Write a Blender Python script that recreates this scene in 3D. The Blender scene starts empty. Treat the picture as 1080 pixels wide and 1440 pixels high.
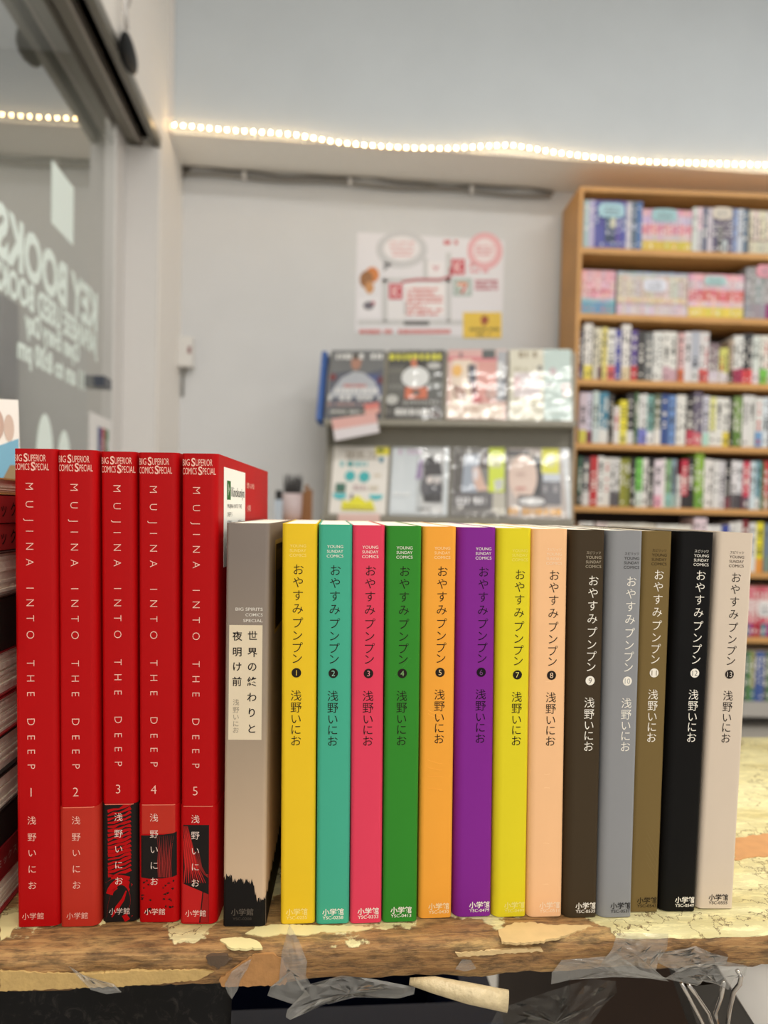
import bpy, math, random
from mathutils import Vector, Matrix

# ------------------------------------------------------------------ camera
scn = bpy.context.scene
COL = scn.collection
FPX = 998.0                                  # focal length in pixels of the 1080 x 1440 frame
TABLE_Z = 0.59
EYE = Vector((0.0, 0.0, TABLE_Z + 0.1886))
YAW, PITCH, ROLL = math.radians(5.0), math.radians(1.5), math.radians(1.3)
PPY = 744.1
fwd = Vector((math.sin(YAW) * math.cos(PITCH), math.cos(YAW) * math.cos(PITCH), -math.sin(PITCH)))
r0 = fwd.cross(Vector((0, 0, 1))).normalized()
u0 = r0.cross(fwd)
right = r0 * math.cos(ROLL) + u0 * math.sin(ROLL)
up = u0 * math.cos(ROLL) - r0 * math.sin(ROLL)
cam = bpy.data.cameras.new('camera')
cam.sensor_fit = 'VERTICAL'
cam.sensor_height = 36.0
cam.sensor_width = 27.0
cam.lens = FPX / 1440.0 * 36.0
cam.shift_y = (PPY - 720.0) / 1440.0
cam.clip_start = 0.01
cam.dof.use_dof = True
cam.dof.focus_distance = 0.322
cam.dof.aperture_fstop = 7.8
cam_ob = bpy.data.objects.new('camera', cam)
COL.objects.link(cam_ob)
m3 = Matrix((right, up, -fwd)).transposed()
cam_ob.matrix_world = Matrix.Translation(EYE) @ m3.to_4x4()
scn.camera = cam_ob

# ------------------------------------------------------------------ light and exposure
scn.view_settings.view_transform = 'Standard'
scn.view_settings.look = 'None'
scn.view_settings.gamma = 1.0
scn.view_settings.exposure = -0.08
world = bpy.data.worlds.new('shop_daylight')
scn.world = world
world.use_nodes = True
WB = world.node_tree.nodes['Background']
WB.inputs[0].default_value = (1.0, 0.985, 0.95, 1)
WB.inputs[1].default_value = 0.58


def overhead_light(x, y, sx, sy, watts, color=(1.0, 0.97, 0.92)):
    l = bpy.data.lights.new('overhead_light', 'AREA')
    l.shape = 'RECTANGLE'
    l.size, l.size_y = sx, sy
    l.energy = watts
    l.color = color
    o = bpy.data.objects.new('overhead_light', l)
    o.location = (x, y, 2.86)
    COL.objects.link(o)
    return o


overhead_light(0.4, 0.35, 1.2, 0.25, 25)
overhead_light(1.9, 0.35, 1.2, 0.25, 28)
overhead_light(2.5, 1.2, 0.25, 1.2, 12)  # added unseen light, lifts the left wall and beam face
overhead_light(-1.5, 2.0, 0.3, 1.2, 44)          # added unseen light, brightens the corridor beyond the glass door
overhead_light(-0.1, -1.5, 1.4, 0.35, 30, (1.0, 0.93, 0.82))
overhead_light(1.5, -1.5, 1.4, 0.35, 30, (1.0, 0.93, 0.82))
# fill light added behind the camera to brighten the spines
wl = bpy.data.lights.new('rear_fill_light', 'AREA')
wl.shape = 'RECTANGLE'
wl.size, wl.size_y = 3.0, 1.6
wl.energy = 23
wl.color = (1.0, 0.96, 0.90)
wo = bpy.data.objects.new('rear_fill_light', wl)
wo.location = (0.5, -2.6, 1.7)
wo.rotation_euler = (math.radians(86), 0, 0)
COL.objects.link(wo)


# pixel of the photograph -> point on a plane of the room
def ray(px, py):
    return fwd * FPX + right * (px - 540) - up * (py - PPY)


def on_z(px, py, z):
    d = ray(px, py)
    return EYE + d * ((z - EYE.z) / d.z)


def on_y(px, py, y):
    d = ray(px, py)
    return EYE + d * ((y - EYE.y) / d.y)


def on_x(px, py, x):
    d = ray(px, py)
    return EYE + d * ((x - EYE.x) / d.x)


# ------------------------------------------------------------------ materials
def lin(c):
    out = []
    for v in c:
        v /= 255.0
        out.append(v / 12.92 if v <= 0.04045 else ((v + 0.055) / 1.055) ** 2.4)
    return out


def rgba(c):
    return tuple(lin(c)) + (1.0,)


MATS = {}


def new_mat(name):
    m = bpy.data.materials.new(name)
    m.use_nodes = True
    n = m.node_tree.nodes
    return m, n, m.node_tree.links, n['Principled BSDF']


def mat(name, c, rough=0.5, metal=0.0, spec=0.4, mottle=0.05, bump=0.0, scale=40.0, emit=0.0):
    """one-colour surface with a little procedural mottling and, if asked, bump"""
    if name in MATS:
        return MATS[name]
    m, n, l, b = new_mat(name)
    b.inputs['Roughness'].default_value = rough
    b.inputs['Metallic'].default_value = metal
    b.inputs['Specular IOR Level'].default_value = spec
    base = rgba(c)
    tc = n.new('ShaderNodeTexCoord')
    nz = n.new('ShaderNodeTexNoise')
    nz.inputs['Scale'].default_value = scale
    nz.inputs['Detail'].default_value = 5
    l.new(tc.outputs['Object'], nz.inputs['Vector'])
    mx = n.new('ShaderNodeMix')
    mx.data_type = 'RGBA'
    mx.inputs[6].default_value = tuple(v * (1 - mottle) for v in base[:3]) + (1,)
    mx.inputs[7].default_value = tuple(min(1, v * (1 + mottle)) for v in base[:3]) + (1,)
    l.new(nz.outputs['Fac'], mx.inputs[0])
    l.new(mx.outputs[2], b.inputs['Base Color'])
    if bump:
        bp = n.new('ShaderNodeBump')
        bp.inputs['Strength'].default_value = bump
        bp.inputs['Distance'].default_value = 0.002
        l.new(nz.outputs['Fac'], bp.inputs['Height'])
        l.new(bp.outputs['Normal'], b.inputs['Normal'])
    if emit:
        b.inputs['Emission Color'].default_value = base
        b.inputs['Emission Strength'].default_value = emit
    MATS[name] = m
    return m


def print_mat(name, rough, coat=0.0, bump=0.0):
    """printed paper: colours of the print come from the faces of the mesh"""
    m, n, l, b = new_mat(name)
    a = n.new('ShaderNodeAttribute')
    a.attribute_name = 'print'
    l.new(a.outputs['Color'], b.inputs['Base Color'])
    b.inputs['Roughness'].default_value = rough
    b.inputs['Coat Weight'].default_value = coat
    b.inputs['Coat Roughness'].default_value = 0.06
    b.inputs['Coat IOR'].default_value = 1.6
    if bump:
        tc = n.new('ShaderNodeTexCoord')
        nz = n.new('ShaderNodeTexNoise')
        nz.inputs['Scale'].default_value = 14
        nz.inputs['Detail'].default_value = 2
        l.new(tc.outputs['Object'], nz.inputs['Vector'])
        bp = n.new('ShaderNodeBump')
        bp.inputs['Strength'].default_value = bump
        bp.inputs['Distance'].default_value = 0.02
        l.new(nz.outputs['Fac'], bp.inputs['Height'])
        l.new(bp.outputs['Normal'], b.inputs['Coat Normal'])
    MATS[name] = m
    return m


PRINT = print_mat('printed_paper', 0.5)
PRINT_PLASTIC = print_mat('printed_paper_in_plastic', 0.4, 0.7, 0.3)
PAGES = mat('page_edges', (238, 228, 208), 0.8, mottle=0.12, bump=0.3, scale=220)
WALL = mat('painted_wall', (214, 215, 216), 0.7, mottle=0.05, bump=0.12, scale=6)
WALLB = mat('painted_beam', (200, 207, 212), 0.7, mottle=0.06, bump=0.12, scale=5)
CREAM = mat('cream_door_paint', (240, 235, 228), 0.5, mottle=0.03)
WHITE_METAL = mat('white_door_metal', (216, 213, 210), 0.4, mottle=0.02)
FLOORM = mat('floor_vinyl', (176, 171, 162), 0.5, mottle=0.1)
GREY_METAL = mat('grey_metal', (128, 124, 114), 0.35, metal=0.3, mottle=0.05)
DARK_METAL = mat('dark_metal', (36, 32, 28), 0.45, mottle=0.1)
LIGHT_METAL = mat('bare_aluminium', (176, 168, 158), 0.35, metal=0.5)
CHROME = mat('chrome', (205, 200, 195), 0.12, metal=1.0, mottle=0.0)
BLACK = mat('black_plastic', (20, 19, 19), 0.35)
BLACKINK = mat('black_ink', (24, 18, 16), 0.6, spec=0.2)
WOODCASE = mat('bookcase_laminate', (204, 154, 94), 0.5, mottle=0.18, scale=9)


# ------------------------------------------------------------------ mesh helper
class MB:
    def __init__(self):
        self.v, self.f, self.m, self.c, self.s = [], [], [], [], []
        self.mats = []

    def slot(self, m):
        if m not in self.mats:
            self.mats.append(m)
        return self.mats.index(m)

    def add(self, verts, faces, m, color=None, smooth=False):
        k = len(self.v)
        self.v += [tuple(p) for p in verts]
        i = self.slot(m)
        for f in faces:
            self.f.append([a + k for a in f])
            self.m.append(i)
            self.c.append(color)
            self.s.append(smooth)

    def box(self, a, b, m, color=None):
        x0, y0, z0 = a
        x1, y1, z1 = b
        self.add([(x0, y0, z0), (x1, y0, z0), (x1, y1, z0), (x0, y1, z0), (x0, y0, z1), (x1, y0, z1), (x1, y1, z1), (x0, y1, z1)],
                 [(0, 3, 2, 1), (4, 5, 6, 7), (0, 1, 5, 4), (1, 2, 6, 5), (2, 3, 7, 6), (3, 0, 4, 7)], m, color)

    def tube(self, pts, r, m, n=8, color=None, cap=True, radii=None):
        pts = [Vector(p) for p in pts]
        rings = []
        ref = None
        for i, p in enumerate(pts):
            t = (pts[min(i + 1, len(pts) - 1)] - pts[max(i - 1, 0)]).normalized()
            if ref is None:
                ref = Vector((0, 0, 1)) if abs(t.z) < 0.9 else Vector((1, 0, 0))
            a = (ref - t * ref.dot(t)).normalized()
            ref = a
            b = t.cross(a)
            rr = radii[i] if radii else r
            rings.append([p + (a * math.cos(2 * math.pi * k / n) + b * math.sin(2 * math.pi * k / n)) * rr for k in range(n)])
        v = [q for ring in rings for q in ring]
        f = []
        for i in range(len(pts) - 1):
            for k in range(n):
                f.append((i * n + k, i * n + (k + 1) % n, (i + 1) * n + (k + 1) % n, (i + 1) * n + k))
        if cap:
            f.append(tuple(reversed(range(n))))
            f.append(tuple(range((len(pts) - 1) * n, len(pts) * n)))
        self.add(v, f, m, color, True)

    def lathe(self, prof, m, n=28, color=None, center=(0, 0, 0)):
        v, f = [], []
        for r, z in prof:
            for k in range(n):
                a = 2 * math.pi * k / n
                v.append((center[0] + r * math.cos(a), center[1] + r * math.sin(a), center[2] + z))
        for i in range(len(prof) - 1):
            for k in range(n):
                f.append((i * n + k, i * n + (k + 1) % n, (i + 1) * n + (k + 1) % n, (i + 1) * n + k))
        self.add(v, f, m, color, True)

    def build(self, name, parent=None, loc=None):
        me = bpy.data.meshes.new(name)
        me.from_pydata(self.v, [], self.f)
        for m in self.mats:
            me.materials.append(m)
        me.polygons.foreach_set('material_index', self.m)
        me.polygons.foreach_set('use_smooth', self.s)
        if any(c is not None for c in self.c):
            at = me.color_attributes.new('print', 'FLOAT_COLOR', 'CORNER')
            data = []
            for p, c in zip(me.polygons, self.c):
                q = rgba(c) if c is not None else (0.5, 0.5, 0.5, 1)
                data += list(q) * p.loop_total
            at.data.foreach_set('color', data)
        me.update()
        o = bpy.data.objects.new(name, me)
        COL.objects.link(o)
        if parent is not None:
            o.parent = parent
        if loc is not None:
            o.location = loc
        return o


def tag(o, label, cat, group=None, kind=None):
    o['label'] = label
    o['category'] = cat
    if group:
        o['group'] = group
    if kind:
        o['kind'] = kind
    return o


def thing(name, label, cat, loc=(0, 0, 0), rz=0.0, group=None):
    o = bpy.data.objects.new(name, None)
    o.empty_display_size = 0.02
    COL.objects.link(o)
    o.location = loc
    o.rotation_euler = (0, 0, rz)
    return tag(o, label, cat, group)


def struct(name, mb, label, cat):
    o = mb.build(name)
    return tag(o, label, cat, kind='structure')


# lettering: Blender's built-in font, turned into mesh faces
_fc = bpy.data.curves.new('letter_source', 'FONT')
_fo = bpy.data.objects.new('letter_source', _fc)
COL.objects.link(_fo)
_fc.resolution_u = 3
GLY = {}


def glyph(body, offset=0.0, space=1.0):
    key = (body, offset, space)
    if key not in GLY:
        _fc.body = body
        _fc.offset = offset
        _fc.space_character = space
        bpy.context.view_layer.update()
        me = bpy.data.meshes.new_from_object(_fo.evaluated_get(bpy.context.evaluated_depsgraph_get()))
        v = [(p.co.x, p.co.y) for p in me.vertices]
        f = [tuple(p.vertices) for p in me.polygons]
        bpy.data.meshes.remove(me)
        GLY[key] = (v, f)
    return GLY[key]


def write(mb, body, cu, cv, m, mapf, cap=None, size=None, width=None, rot=0.0, offset=0.0, space=1.0, cjk=False, align='C', color=None):
    """put lettering into mesh mb, centred on (cu, cv); mapf turns (u, v) into a 3D point"""
    v, f = glyph(body, offset, space)
    if not v:
        return
    x0, x1 = min(p[0] for p in v), max(p[0] for p in v)
    if cjk:
        sx = sy = size
        ox, oy = ((x0 + x1) / 2 if len(body) > 1 else 0.5), 0.378
    else:
        sy = cap / 0.686
        sx = width / (x1 - x0) if width else sy
        ox, oy = (x0 + x1) / 2, 0.343
    if width and cjk:
        sx = width / (x1 - x0)
    c, s = math.cos(rot), math.sin(rot)
    pts = []
    for x, y in v:
        a, b = (x - ox) * sx, (y - oy) * sy
        if align == 'R':
            a -= (x1 - x0) / 2 * sx
        if align == 'L':
            a += (x1 - x0) / 2 * sx
        pts.append(mapf(cu + a * c + b * s, cv - a * s + b * c))
    mb.add(pts, f, m, color)


def rect(mb, mapf, u0, v0, u1, v1, m, color=None):
    mb.add([mapf(u0, v0), mapf(u1, v0), mapf(u1, v1), mapf(u0, v1)], [(0, 1, 2, 3)], m, color)


def poly(mb, mapf, pts, m, color=None):
    mb.add([mapf(*p) for p in pts], [tuple(range(len(pts)))], m, color)


def strip(mb, mapf, cols, m, color=None, sub=1):
    """area given by columns (u, v low, v high), split finely enough to follow a rounded spine"""
    out = []
    for a, c in zip(cols, cols[1:]):
        for k in range(sub):
            t_ = k / sub
            out.append(tuple(p + (q - p) * t_ for p, q in zip(a, c)))
    out.append(cols[-1])
    v = []
    for u_, lo, hi in out:
        v += [mapf(u_, lo), mapf(u_, hi)]
    mb.add(v, [(2 * i, 2 * i + 2, 2 * i + 3, 2 * i + 1) for i in range(len(out) - 1)], m, color)


def ellipse(mb, mapf, cu, cv, ru, rv, m, color=None, n=24, inner=None):
    a = [(cu + ru * math.cos(2 * math.pi * k / n), cv + rv * math.sin(2 * math.pi * k / n)) for k in range(n)]
    if inner is None:
        poly(mb, mapf, a, m, color)
    else:
        b = [(cu + inner * (p - cu), cv + inner * (q - cv)) for p, q in a]
        mb.add([mapf(*p) for p in a + b], [(k, (k + 1) % n, n + (k + 1) % n, n + k) for k in range(n)], m, color)


def ribbon(mb, mapf, pts, wids, m, color=None):
    v, f = [], []
    for i, (u, w) in enumerate(pts):
        du = pts[min(i + 1, len(pts) - 1)][0] - pts[max(i - 1, 0)][0]
        dv = pts[min(i + 1, len(pts) - 1)][1] - pts[max(i - 1, 0)][1]
        L = math.hypot(du, dv) or 1
        h = wids[i] / 2 if isinstance(wids, (list, tuple)) else wids / 2
        v += [mapf(u - dv / L * h, w + du / L * h), mapf(u + dv / L * h, w - du / L * h)]
    for i in range(len(pts) - 1):
        f.append((2 * i, 2 * i + 1, 2 * i + 3, 2 * i + 2))
    mb.add(v, f, m, color)


# ------------------------------------------------------------------ the setting
WY, BY = 2.75, 2.50                 # back wall, face of the beam above it
SOF = EYE.z + 1.265                 # underside of the beam = top of the lower wall
LX, GX, JY = -0.545, -0.655, 2.39   # left wall, glass of the door, door jamb
CEIL = 2.95

mb = MB(); mb.box((-3.2, -3.0, -0.05), (4.0, 3.8, 0.0), FLOORM)
struct('floor', mb, 'grey vinyl shop floor glimpsed behind the table', 'floor')
mb = MB(); mb.box((LX, WY, 0.0), (4.0, WY + 0.1, SOF - 0.0005), WALL)
struct('wall_back', mb, 'off-white back wall behind poster and magazine rack', 'wall')
mb = MB(); mb.box((LX, BY, SOF + 0.002), (4.0, WY + 0.1, CEIL), WALLB)
mb.box((LX, BY + 0.001, SOF), (4.0, WY + 0.1, SOF + 0.002), mat('soffit_brightened', (250, 246, 238), 0.7, mottle=0.03))  # soffit colour brightened to stand in for light on the underside
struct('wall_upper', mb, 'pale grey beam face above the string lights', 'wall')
mb = MB()
mb.box((LX - 0.12, JY + 0.001, 0.0), (LX, WY + 0.1, CEIL), CREAM)
mb.box((LX - 0.12, -3.0, EYE.z + 1.19), (LX, JY, CEIL), CREAM)
struct('wall_left', mb, 'cream left wall with the glass door under it', 'wall')
mb = MB(); mb.box((-3.2, -3.0, CEIL), (4.0, 3.8, CEIL + 0.05), WALL)
struct('ceiling', mb, 'white shop ceiling', 'ceiling')
mb = MB(); mb.box((LX, BY - 0.012, SOF), (LX + 0.016, BY, CEIL), WHITE_METAL)
struct('trim_1', mb, 'white vertical corner trim beside the door header', 'trim')
mb = MB(); mb.box((LX - 0.16, JY - 0.02, 0.0), (LX - 0.004, JY, EYE.z + 1.15), WHITE_METAL)
mb.box((LX - 0.115, JY - 0.0215, 0.0), (LX - 0.111, JY - 0.019, EYE.z + 1.15), GREY_METAL)
struct('trim_2', mb, 'white door jamb panel beside the glass door', 'trim')
OUT = mat('corridor_paint', (150, 148, 140), 0.8, mottle=0.08)
mb = MB(); mb.box((-2.3, -3.0, 0.0), (-2.2, 3.2, CEIL), OUT)
mb.box((-2.2, 3.6, 0.0), (-0.70, 3.7, CEIL), OUT)
mb.box((-0.70, 2.86, 0.0), (-0.667, 3.7, CEIL), OUT)
struct('wall_corridor', mb, 'grey corridor wall seen through the glass door', 'wall')
t = thing('locker', 'tall dark locker in the corridor beyond the glass door', 'locker', (-1.62, 3.42, 0))
mb = MB(); mb.box((-0.25, 0, 0), (0.14, 0.17, EYE.z + 0.95), mat('locker_dark', (62, 58, 52), 0.5)); mb.build('locker_body', t)
mb = MB(); mb.box((-0.23, -0.012, 0.1), (0.12, -0.0005, EYE.z + 0.92), mat('locker_door_dark', (70, 66, 60), 0.5)); mb.build('locker_door', t)

# sliding glass door in the left wall
door = tag(bpy.data.objects.new('door_1', None), 'sliding glass shop door with white lettering seen from inside', 'door', kind='structure')
COL.objects.link(door)
m, n, l, b = new_mat('door_glass')
n.remove(b)
out = n['Material Output']
tr = n.new('ShaderNodeBsdfTransparent'); tr.inputs[0].default_value = (0.86, 0.88, 0.85, 1)
gl = n.new('ShaderNodeBsdfGlossy'); gl.inputs['Roughness'].default_value = 0.0
fr = n.new('ShaderNodeFresnel'); fr.inputs['IOR'].default_value = 3.0
mx = n.new('ShaderNodeMixShader')
rf_ = n.new('ShaderNodeMath'); rf_.operation = 'MULTIPLY'; rf_.inputs[1].default_value = 1.6; rf_.use_clamp = True
l.new(fr.outputs[0], rf_.inputs[0]); l.new(rf_.outputs[0], mx.inputs[0]); l.new(tr.outputs[0], mx.inputs[1]); l.new(gl.outputs[0], mx.inputs[2])
l.new(mx.outputs[0], out.inputs[0])
GLASS = m
mb = MB()
mb.add([(GX, -1.2, 0.05), (GX, 2.27, 0.05), (GX, 2.27, EYE.z + 1.2), (GX, -1.2, EYE.z + 1.2)], [(0, 1, 2, 3)], GLASS)
mb.build('glass_pane', door)
mb = MB(); mb.box((GX - 0.03, 2.27, 0.02), (GX + 0.004, JY - 0.021, EYE.z + 1.18), WHITE_METAL)
mb.build('stile', door)
mb = MB()
Z0 = EYE.z + 1.16
mb.box((LX - 0.0005 - 0.022, -1.2, Z0), (LX - 0.0005, JY, Z0 + 0.05), GREY_METAL)
mb.box((LX - 0.058, -1.2, Z0 + 0.03), (LX - 0.0225, JY, Z0 + 0.05), BLACK)
mb.box((LX - 0.066, -1.2, Z0 - 0.004), (LX - 0.058, JY, Z0 + 0.05), LIGHT_METAL)
mb.box((LX - 0.100, -1.2, Z0), (LX - 0.066, JY, Z0 + 0.05), GREY_METAL)
mb.box((LX - 0.109, -1.2, Z0 + 0.012), (LX - 0.100, JY, Z0 + 0.05), DARK_METAL)
mb.box((LX - 0.124, -1.2, Z0 + 0.004), (LX - 0.1095, JY, Z0 + 0.05), LIGHT_METAL)
mb.build('track_rail', door)
DECAL = mat('door_vinyl', (240, 252, 246), 0.7, mottle=0.02)
mb = MB()


def dmap(u, v):                      # u runs towards the camera (mirrored lettering), v = height above the eye
    return (GX + 0.0012, u, EYE.z + v)


def dwrite(body, ya, yb, z0, z1):    # lettering reads from outside: its first letter is the far one
    v, f = glyph(body, 0.04, 1.0)
    x0, x1 = min(p[0] for p in v), max(p[0] for p in v)
    mb.add([dmap(ya + (p[0] - x0) / (x1 - x0) * (yb - ya), z0 + p[1] / 0.686 * (z1 - z0)) for p in v], f, DECAL)


dwrite('KEY BOOKS', 2.115, 1.48, 0.496, 0.594)
dwrite('JAPANESE USED BOOKS', 2.12, 1.47, 0.428, 0.482)
dwrite('Open Every Day', 1.97, 1.62, 0.376, 0.421)
dwrite('11 am to 8:00 pm', 2.01, 1.584, 0.311, 0.357)
rect(mb, dmap, 1.765, 0.665, 1.913, 0.812, DECAL)
ellipse(mb, dmap, 1.74, 0.105, 0.052, 0.105, DECAL)
ellipse(mb, dmap, 1.865, 0.085, 0.048, 0.1, DECAL)
mb.build('door_lettering', door)
mb = MB(); mb.box((GX + 0.001, 2.09, EYE.z + 0.335), (GX + 0.03, 2.16, EYE.z + 0.365), mat('lock_steel', (70, 74, 84), 0.3, 0.6))
mb.build('door_lock', door)

# ------------------------------------------------------------------ display table
m, n, l, b = new_mat('peeling_painted_wood')
tc = n.new('ShaderNodeTexCoord')
sep = n.new('ShaderNodeSeparateXYZ'); l.new(tc.outputs['Object'], sep.inputs[0])


def math_node(op, a, bb=None, clamp=False):
    q = n.new('ShaderNodeMath'); q.operation = op; q.use_clamp = clamp
    for i, x in enumerate((a, bb)):
        if x is None:
            continue
        if isinstance(x, (int, float)):
            q.inputs[i].default_value = x
        else:
            l.new(x, q.inputs[i])
    return q.outputs[0]


mp = n.new('ShaderNodeMapping'); mp.inputs['Scale'].default_value = (12, 250, 330); l.new(tc.outputs['Object'], mp.inputs['Vector'])
grain = n.new('ShaderNodeTexNoise'); grain.inputs['Scale'].default_value = 1.9; grain.inputs['Detail'].default_value = 12; grain.inputs['Roughness'].default_value = 0.78; grain.inputs['Distortion'].default_value = 0.6
l.new(mp.outputs[0], grain.inputs['Vector'])
ramp = n.new('ShaderNodeValToRGB')
el = ramp.color_ramp.elements
el[0].position, el[0].color = 0.22, rgba((70, 46, 26))
el[1].position, el[1].color = 0.74, rgba((212, 176, 120))
e = ramp.color_ramp.elements.new(0.42); e.color = rgba((140, 100, 58))
e = ramp.color_ramp.elements.new(0.58); e.color = rgba((174, 132, 80))
l.new(grain.outputs['Fac'], ramp.inputs[0])
blot = n.new('ShaderNodeTexNoise'); blot.inputs['Scale'].default_value = 26; blot.inputs['Detail'].default_value = 7; blot.inputs['Roughness'].default_value = 0.6
l.new(tc.outputs['Object'], blot.inputs['Vector'])
gy = math_node('MULTIPLY', math_node('SUBTRACT', sep.outputs['Y'], 0.3195), 26.0)
gy = math_node('MINIMUM', gy, 0.22)
gx = math_node('MULTIPLY', math_node('MAXIMUM', math_node('SUBTRACT', sep.outputs['X'], 0.125), 0.0), 22.0)
gx = math_node('MINIMUM', gx, 0.9)
gz = math_node('MULTIPLY', math_node('SUBTRACT', -0.0015, sep.outputs['Z']), -900.0)
gz = math_node('MINIMUM', gz, 0.0)
gsum = math_node('ADD', math_node('ADD', gy, gx), gz)
pm = math_node('ADD', gsum, math_node('MULTIPLY', math_node('SUBTRACT', blot.outputs['Fac'], 0.5), 3.4))
pm = math_node('MULTIPLY', math_node('SUBTRACT', pm, 0.02), 14.0, True)
paint = n.new('ShaderNodeTexNoise'); paint.inputs['Scale'].default_value = 60; paint.inputs['Detail'].default_value = 4
mp2 = n.new('ShaderNodeMapping'); mp2.inputs['Scale'].default_value = (0.25, 1, 1); l.new(tc.outputs['Object'], mp2.inputs['Vector']); l.new(mp2.outputs[0], paint.inputs['Vector'])
pr = n.new('ShaderNodeValToRGB')
pr.color_ramp.elements[0].position, pr.color_ramp.elements[0].color = 0.3, rgba((206, 190, 128))
pr.color_ramp.elements[1].position, pr.color_ramp.elements[1].color = 0.65, rgba((236, 226, 172))
l.new(paint.outputs['Fac'], pr.inputs[0])
vor = n.new('ShaderNodeTexVoronoi'); vor.feature = 'DISTANCE_TO_EDGE'; vor.inputs['Scale'].default_value = 24
wob = n.new('ShaderNodeMix'); wob.data_type = 'VECTOR'; wob.inputs[0].default_value = 0.1
l.new(tc.outputs['Object'], wob.inputs[4]); l.new(blot.outputs['Color'], wob.inputs[5]); l.new(wob.outputs[1], vor.inputs['Vector'])
ck = math_node('MULTIPLY', math_node('SUBTRACT', vor.outputs['Distance'], 0.004), 90.0, True)
crk = n.new('ShaderNodeMix'); crk.data_type = 'RGBA'; crk.inputs[6].default_value = rgba((120, 96, 56)); l.new(ck, crk.inputs[0]); l.new(pr.outputs[0], crk.inputs[7])
mixc = n.new('ShaderNodeMix'); mixc.data_type = 'RGBA'; l.new(pm, mixc.inputs[0]); l.new(ramp.outputs[0], mixc.inputs[6]); l.new(crk.outputs[2], mixc.inputs[7])
spk = n.new('ShaderNodeTexNoise'); spk.inputs['Scale'].default_value = 260; spk.inputs['Detail'].default_value = 6; spk.inputs['Roughness'].default_value = 0.7
mp3 = n.new('ShaderNodeMapping'); mp3.inputs['Scale'].default_value = (0.35, 1, 1.4); l.new(tc.outputs['Object'], mp3.inputs['Vector']); l.new(mp3.outputs[0], spk.inputs['Vector'])
pit = n.new('ShaderNodeMapRange'); pit.inputs[1].default_value = 0.38; pit.inputs[2].default_value = 0.56; pit.inputs[3].default_value = 0.42; pit.inputs[4].default_value = 1.1
l.new(spk.outputs['Fac'], pit.inputs[0])
keep = math_node('MAXIMUM', pit.outputs[0], math_node('MULTIPLY', pm, 0.93))
spl = n.new('ShaderNodeMix'); spl.data_type = 'RGBA'; spl.blend_type = 'MULTIPLY'; spl.inputs[0].default_value = 1.0
tint = n.new('ShaderNodeTexNoise'); tint.inputs['Scale'].default_value = 9; tint.inputs['Detail'].default_value = 6; tint.inputs['Roughness'].default_value = 0.65
mp4 = n.new('ShaderNodeMapping'); mp4.inputs['Scale'].default_value = (0.7, 2.2, 5.0); l.new(tc.outputs['Object'], mp4.inputs['Vector']); l.new(mp4.outputs[0], tint.inputs['Vector'])
tr_ = n.new('ShaderNodeMapRange'); tr_.inputs[1].default_value = 0.5; tr_.inputs[2].default_value = 0.6; tr_.inputs[4].default_value = 0.62; l.new(tint.outputs['Fac'], tr_.inputs[0])
yl = n.new('ShaderNodeMix'); yl.data_type = 'RGBA'; yl.inputs[7].default_value = rgba((196, 164, 104)); l.new(math_node('MULTIPLY', tr_.outputs[0], math_node('SUBTRACT', 1.0, pm)), yl.inputs[0]); l.new(mixc.outputs[2], yl.inputs[6])
l.new(yl.outputs[2], spl.inputs[6]); l.new(keep, spl.inputs[7])
l.new(spl.outputs[2], b.inputs['Base Color'])
b.inputs['Roughness'].default_value = 0.5
hb = math_node('ADD', math_node('MULTIPLY', pm, 0.6), math_node('ADD', math_node('MULTIPLY', pit.outputs[0], 0.5), grain.outputs['Fac']))
bp = n.new('ShaderNodeBump'); bp.inputs['Strength'].default_value = 0.7; bp.inputs['Distance'].default_value = 0.0012
l.new(hb, bp.inputs['Height']); l.new(bp.outputs['Normal'], b.inputs['Normal'])
TABLEWOOD = m

table = thing('display_table', 'worn wooden display table with peeling cream paint under the row of comics', 'table', (0, 0, TABLE_Z))
random.seed(4)
TF = 0.3025                          # front edge
TX0, TX1, TB, TT = -0.85, 0.47, 0.578, 0.0155
mb = MB()
NX = 240
prof = [(TB, 0.0), (0.45, 0.0), (0.34, 0.0), (0.318, 0.0), (0.309, 0.0), (0.3050, -0.0003), (0.3033, -0.0014), (0.3026, -0.0032), (0.3024, -0.0055), (0.3025, -0.0085), (0.3026, -0.0115), (0.3028, -0.0142), (0.3042, -TT), (0.33, -TT), (TB, -TT)]
vv, ff = [], []
for i in range(NX + 1):
    x = TX0 + (TX1 - TX0) * i / NX
    for j, (y, z) in enumerate(prof):
        k = 1.0 if 4 <= j <= 12 else 0.0
        wv = 0.0009 * math.sin(x * 61) + 0.0006 * math.sin(x * 143 + 1)
        vv.append((x, y + k * (wv * 0.6 + random.uniform(-0.0006, 0.0005)), z + (random.uniform(-0.0006, 0.0003) + wv * 0.5 if 6 <= j <= 12 else 0)))
P = len(prof)
for i in range(NX):
    for j in range(P):
        ff.append((i * P + j, i * P + (j + 1) % P, (i + 1) * P + (j + 1) % P, (i + 1) * P + j))
ff.append(tuple(range(P))); ff.append(tuple(reversed(range(NX * P, NX * P + P))))
mb.add(vv, ff, TABLEWOOD, None, True)
mb.build('tabletop', table)
for lx in (-0.8, 0.44):
    for ly in (0.335, 0.545):
        mb = MB(); mb.box((lx - 0.025, ly - 0.02, -TABLE_Z), (lx + 0.025, ly + 0.02, -TT), WOODCASE)
        mb.build('leg', table)
FLAKE = mat('cream_paint_flake', (228, 214, 156), 0.5, mottle=0.08, scale=90)
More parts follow.
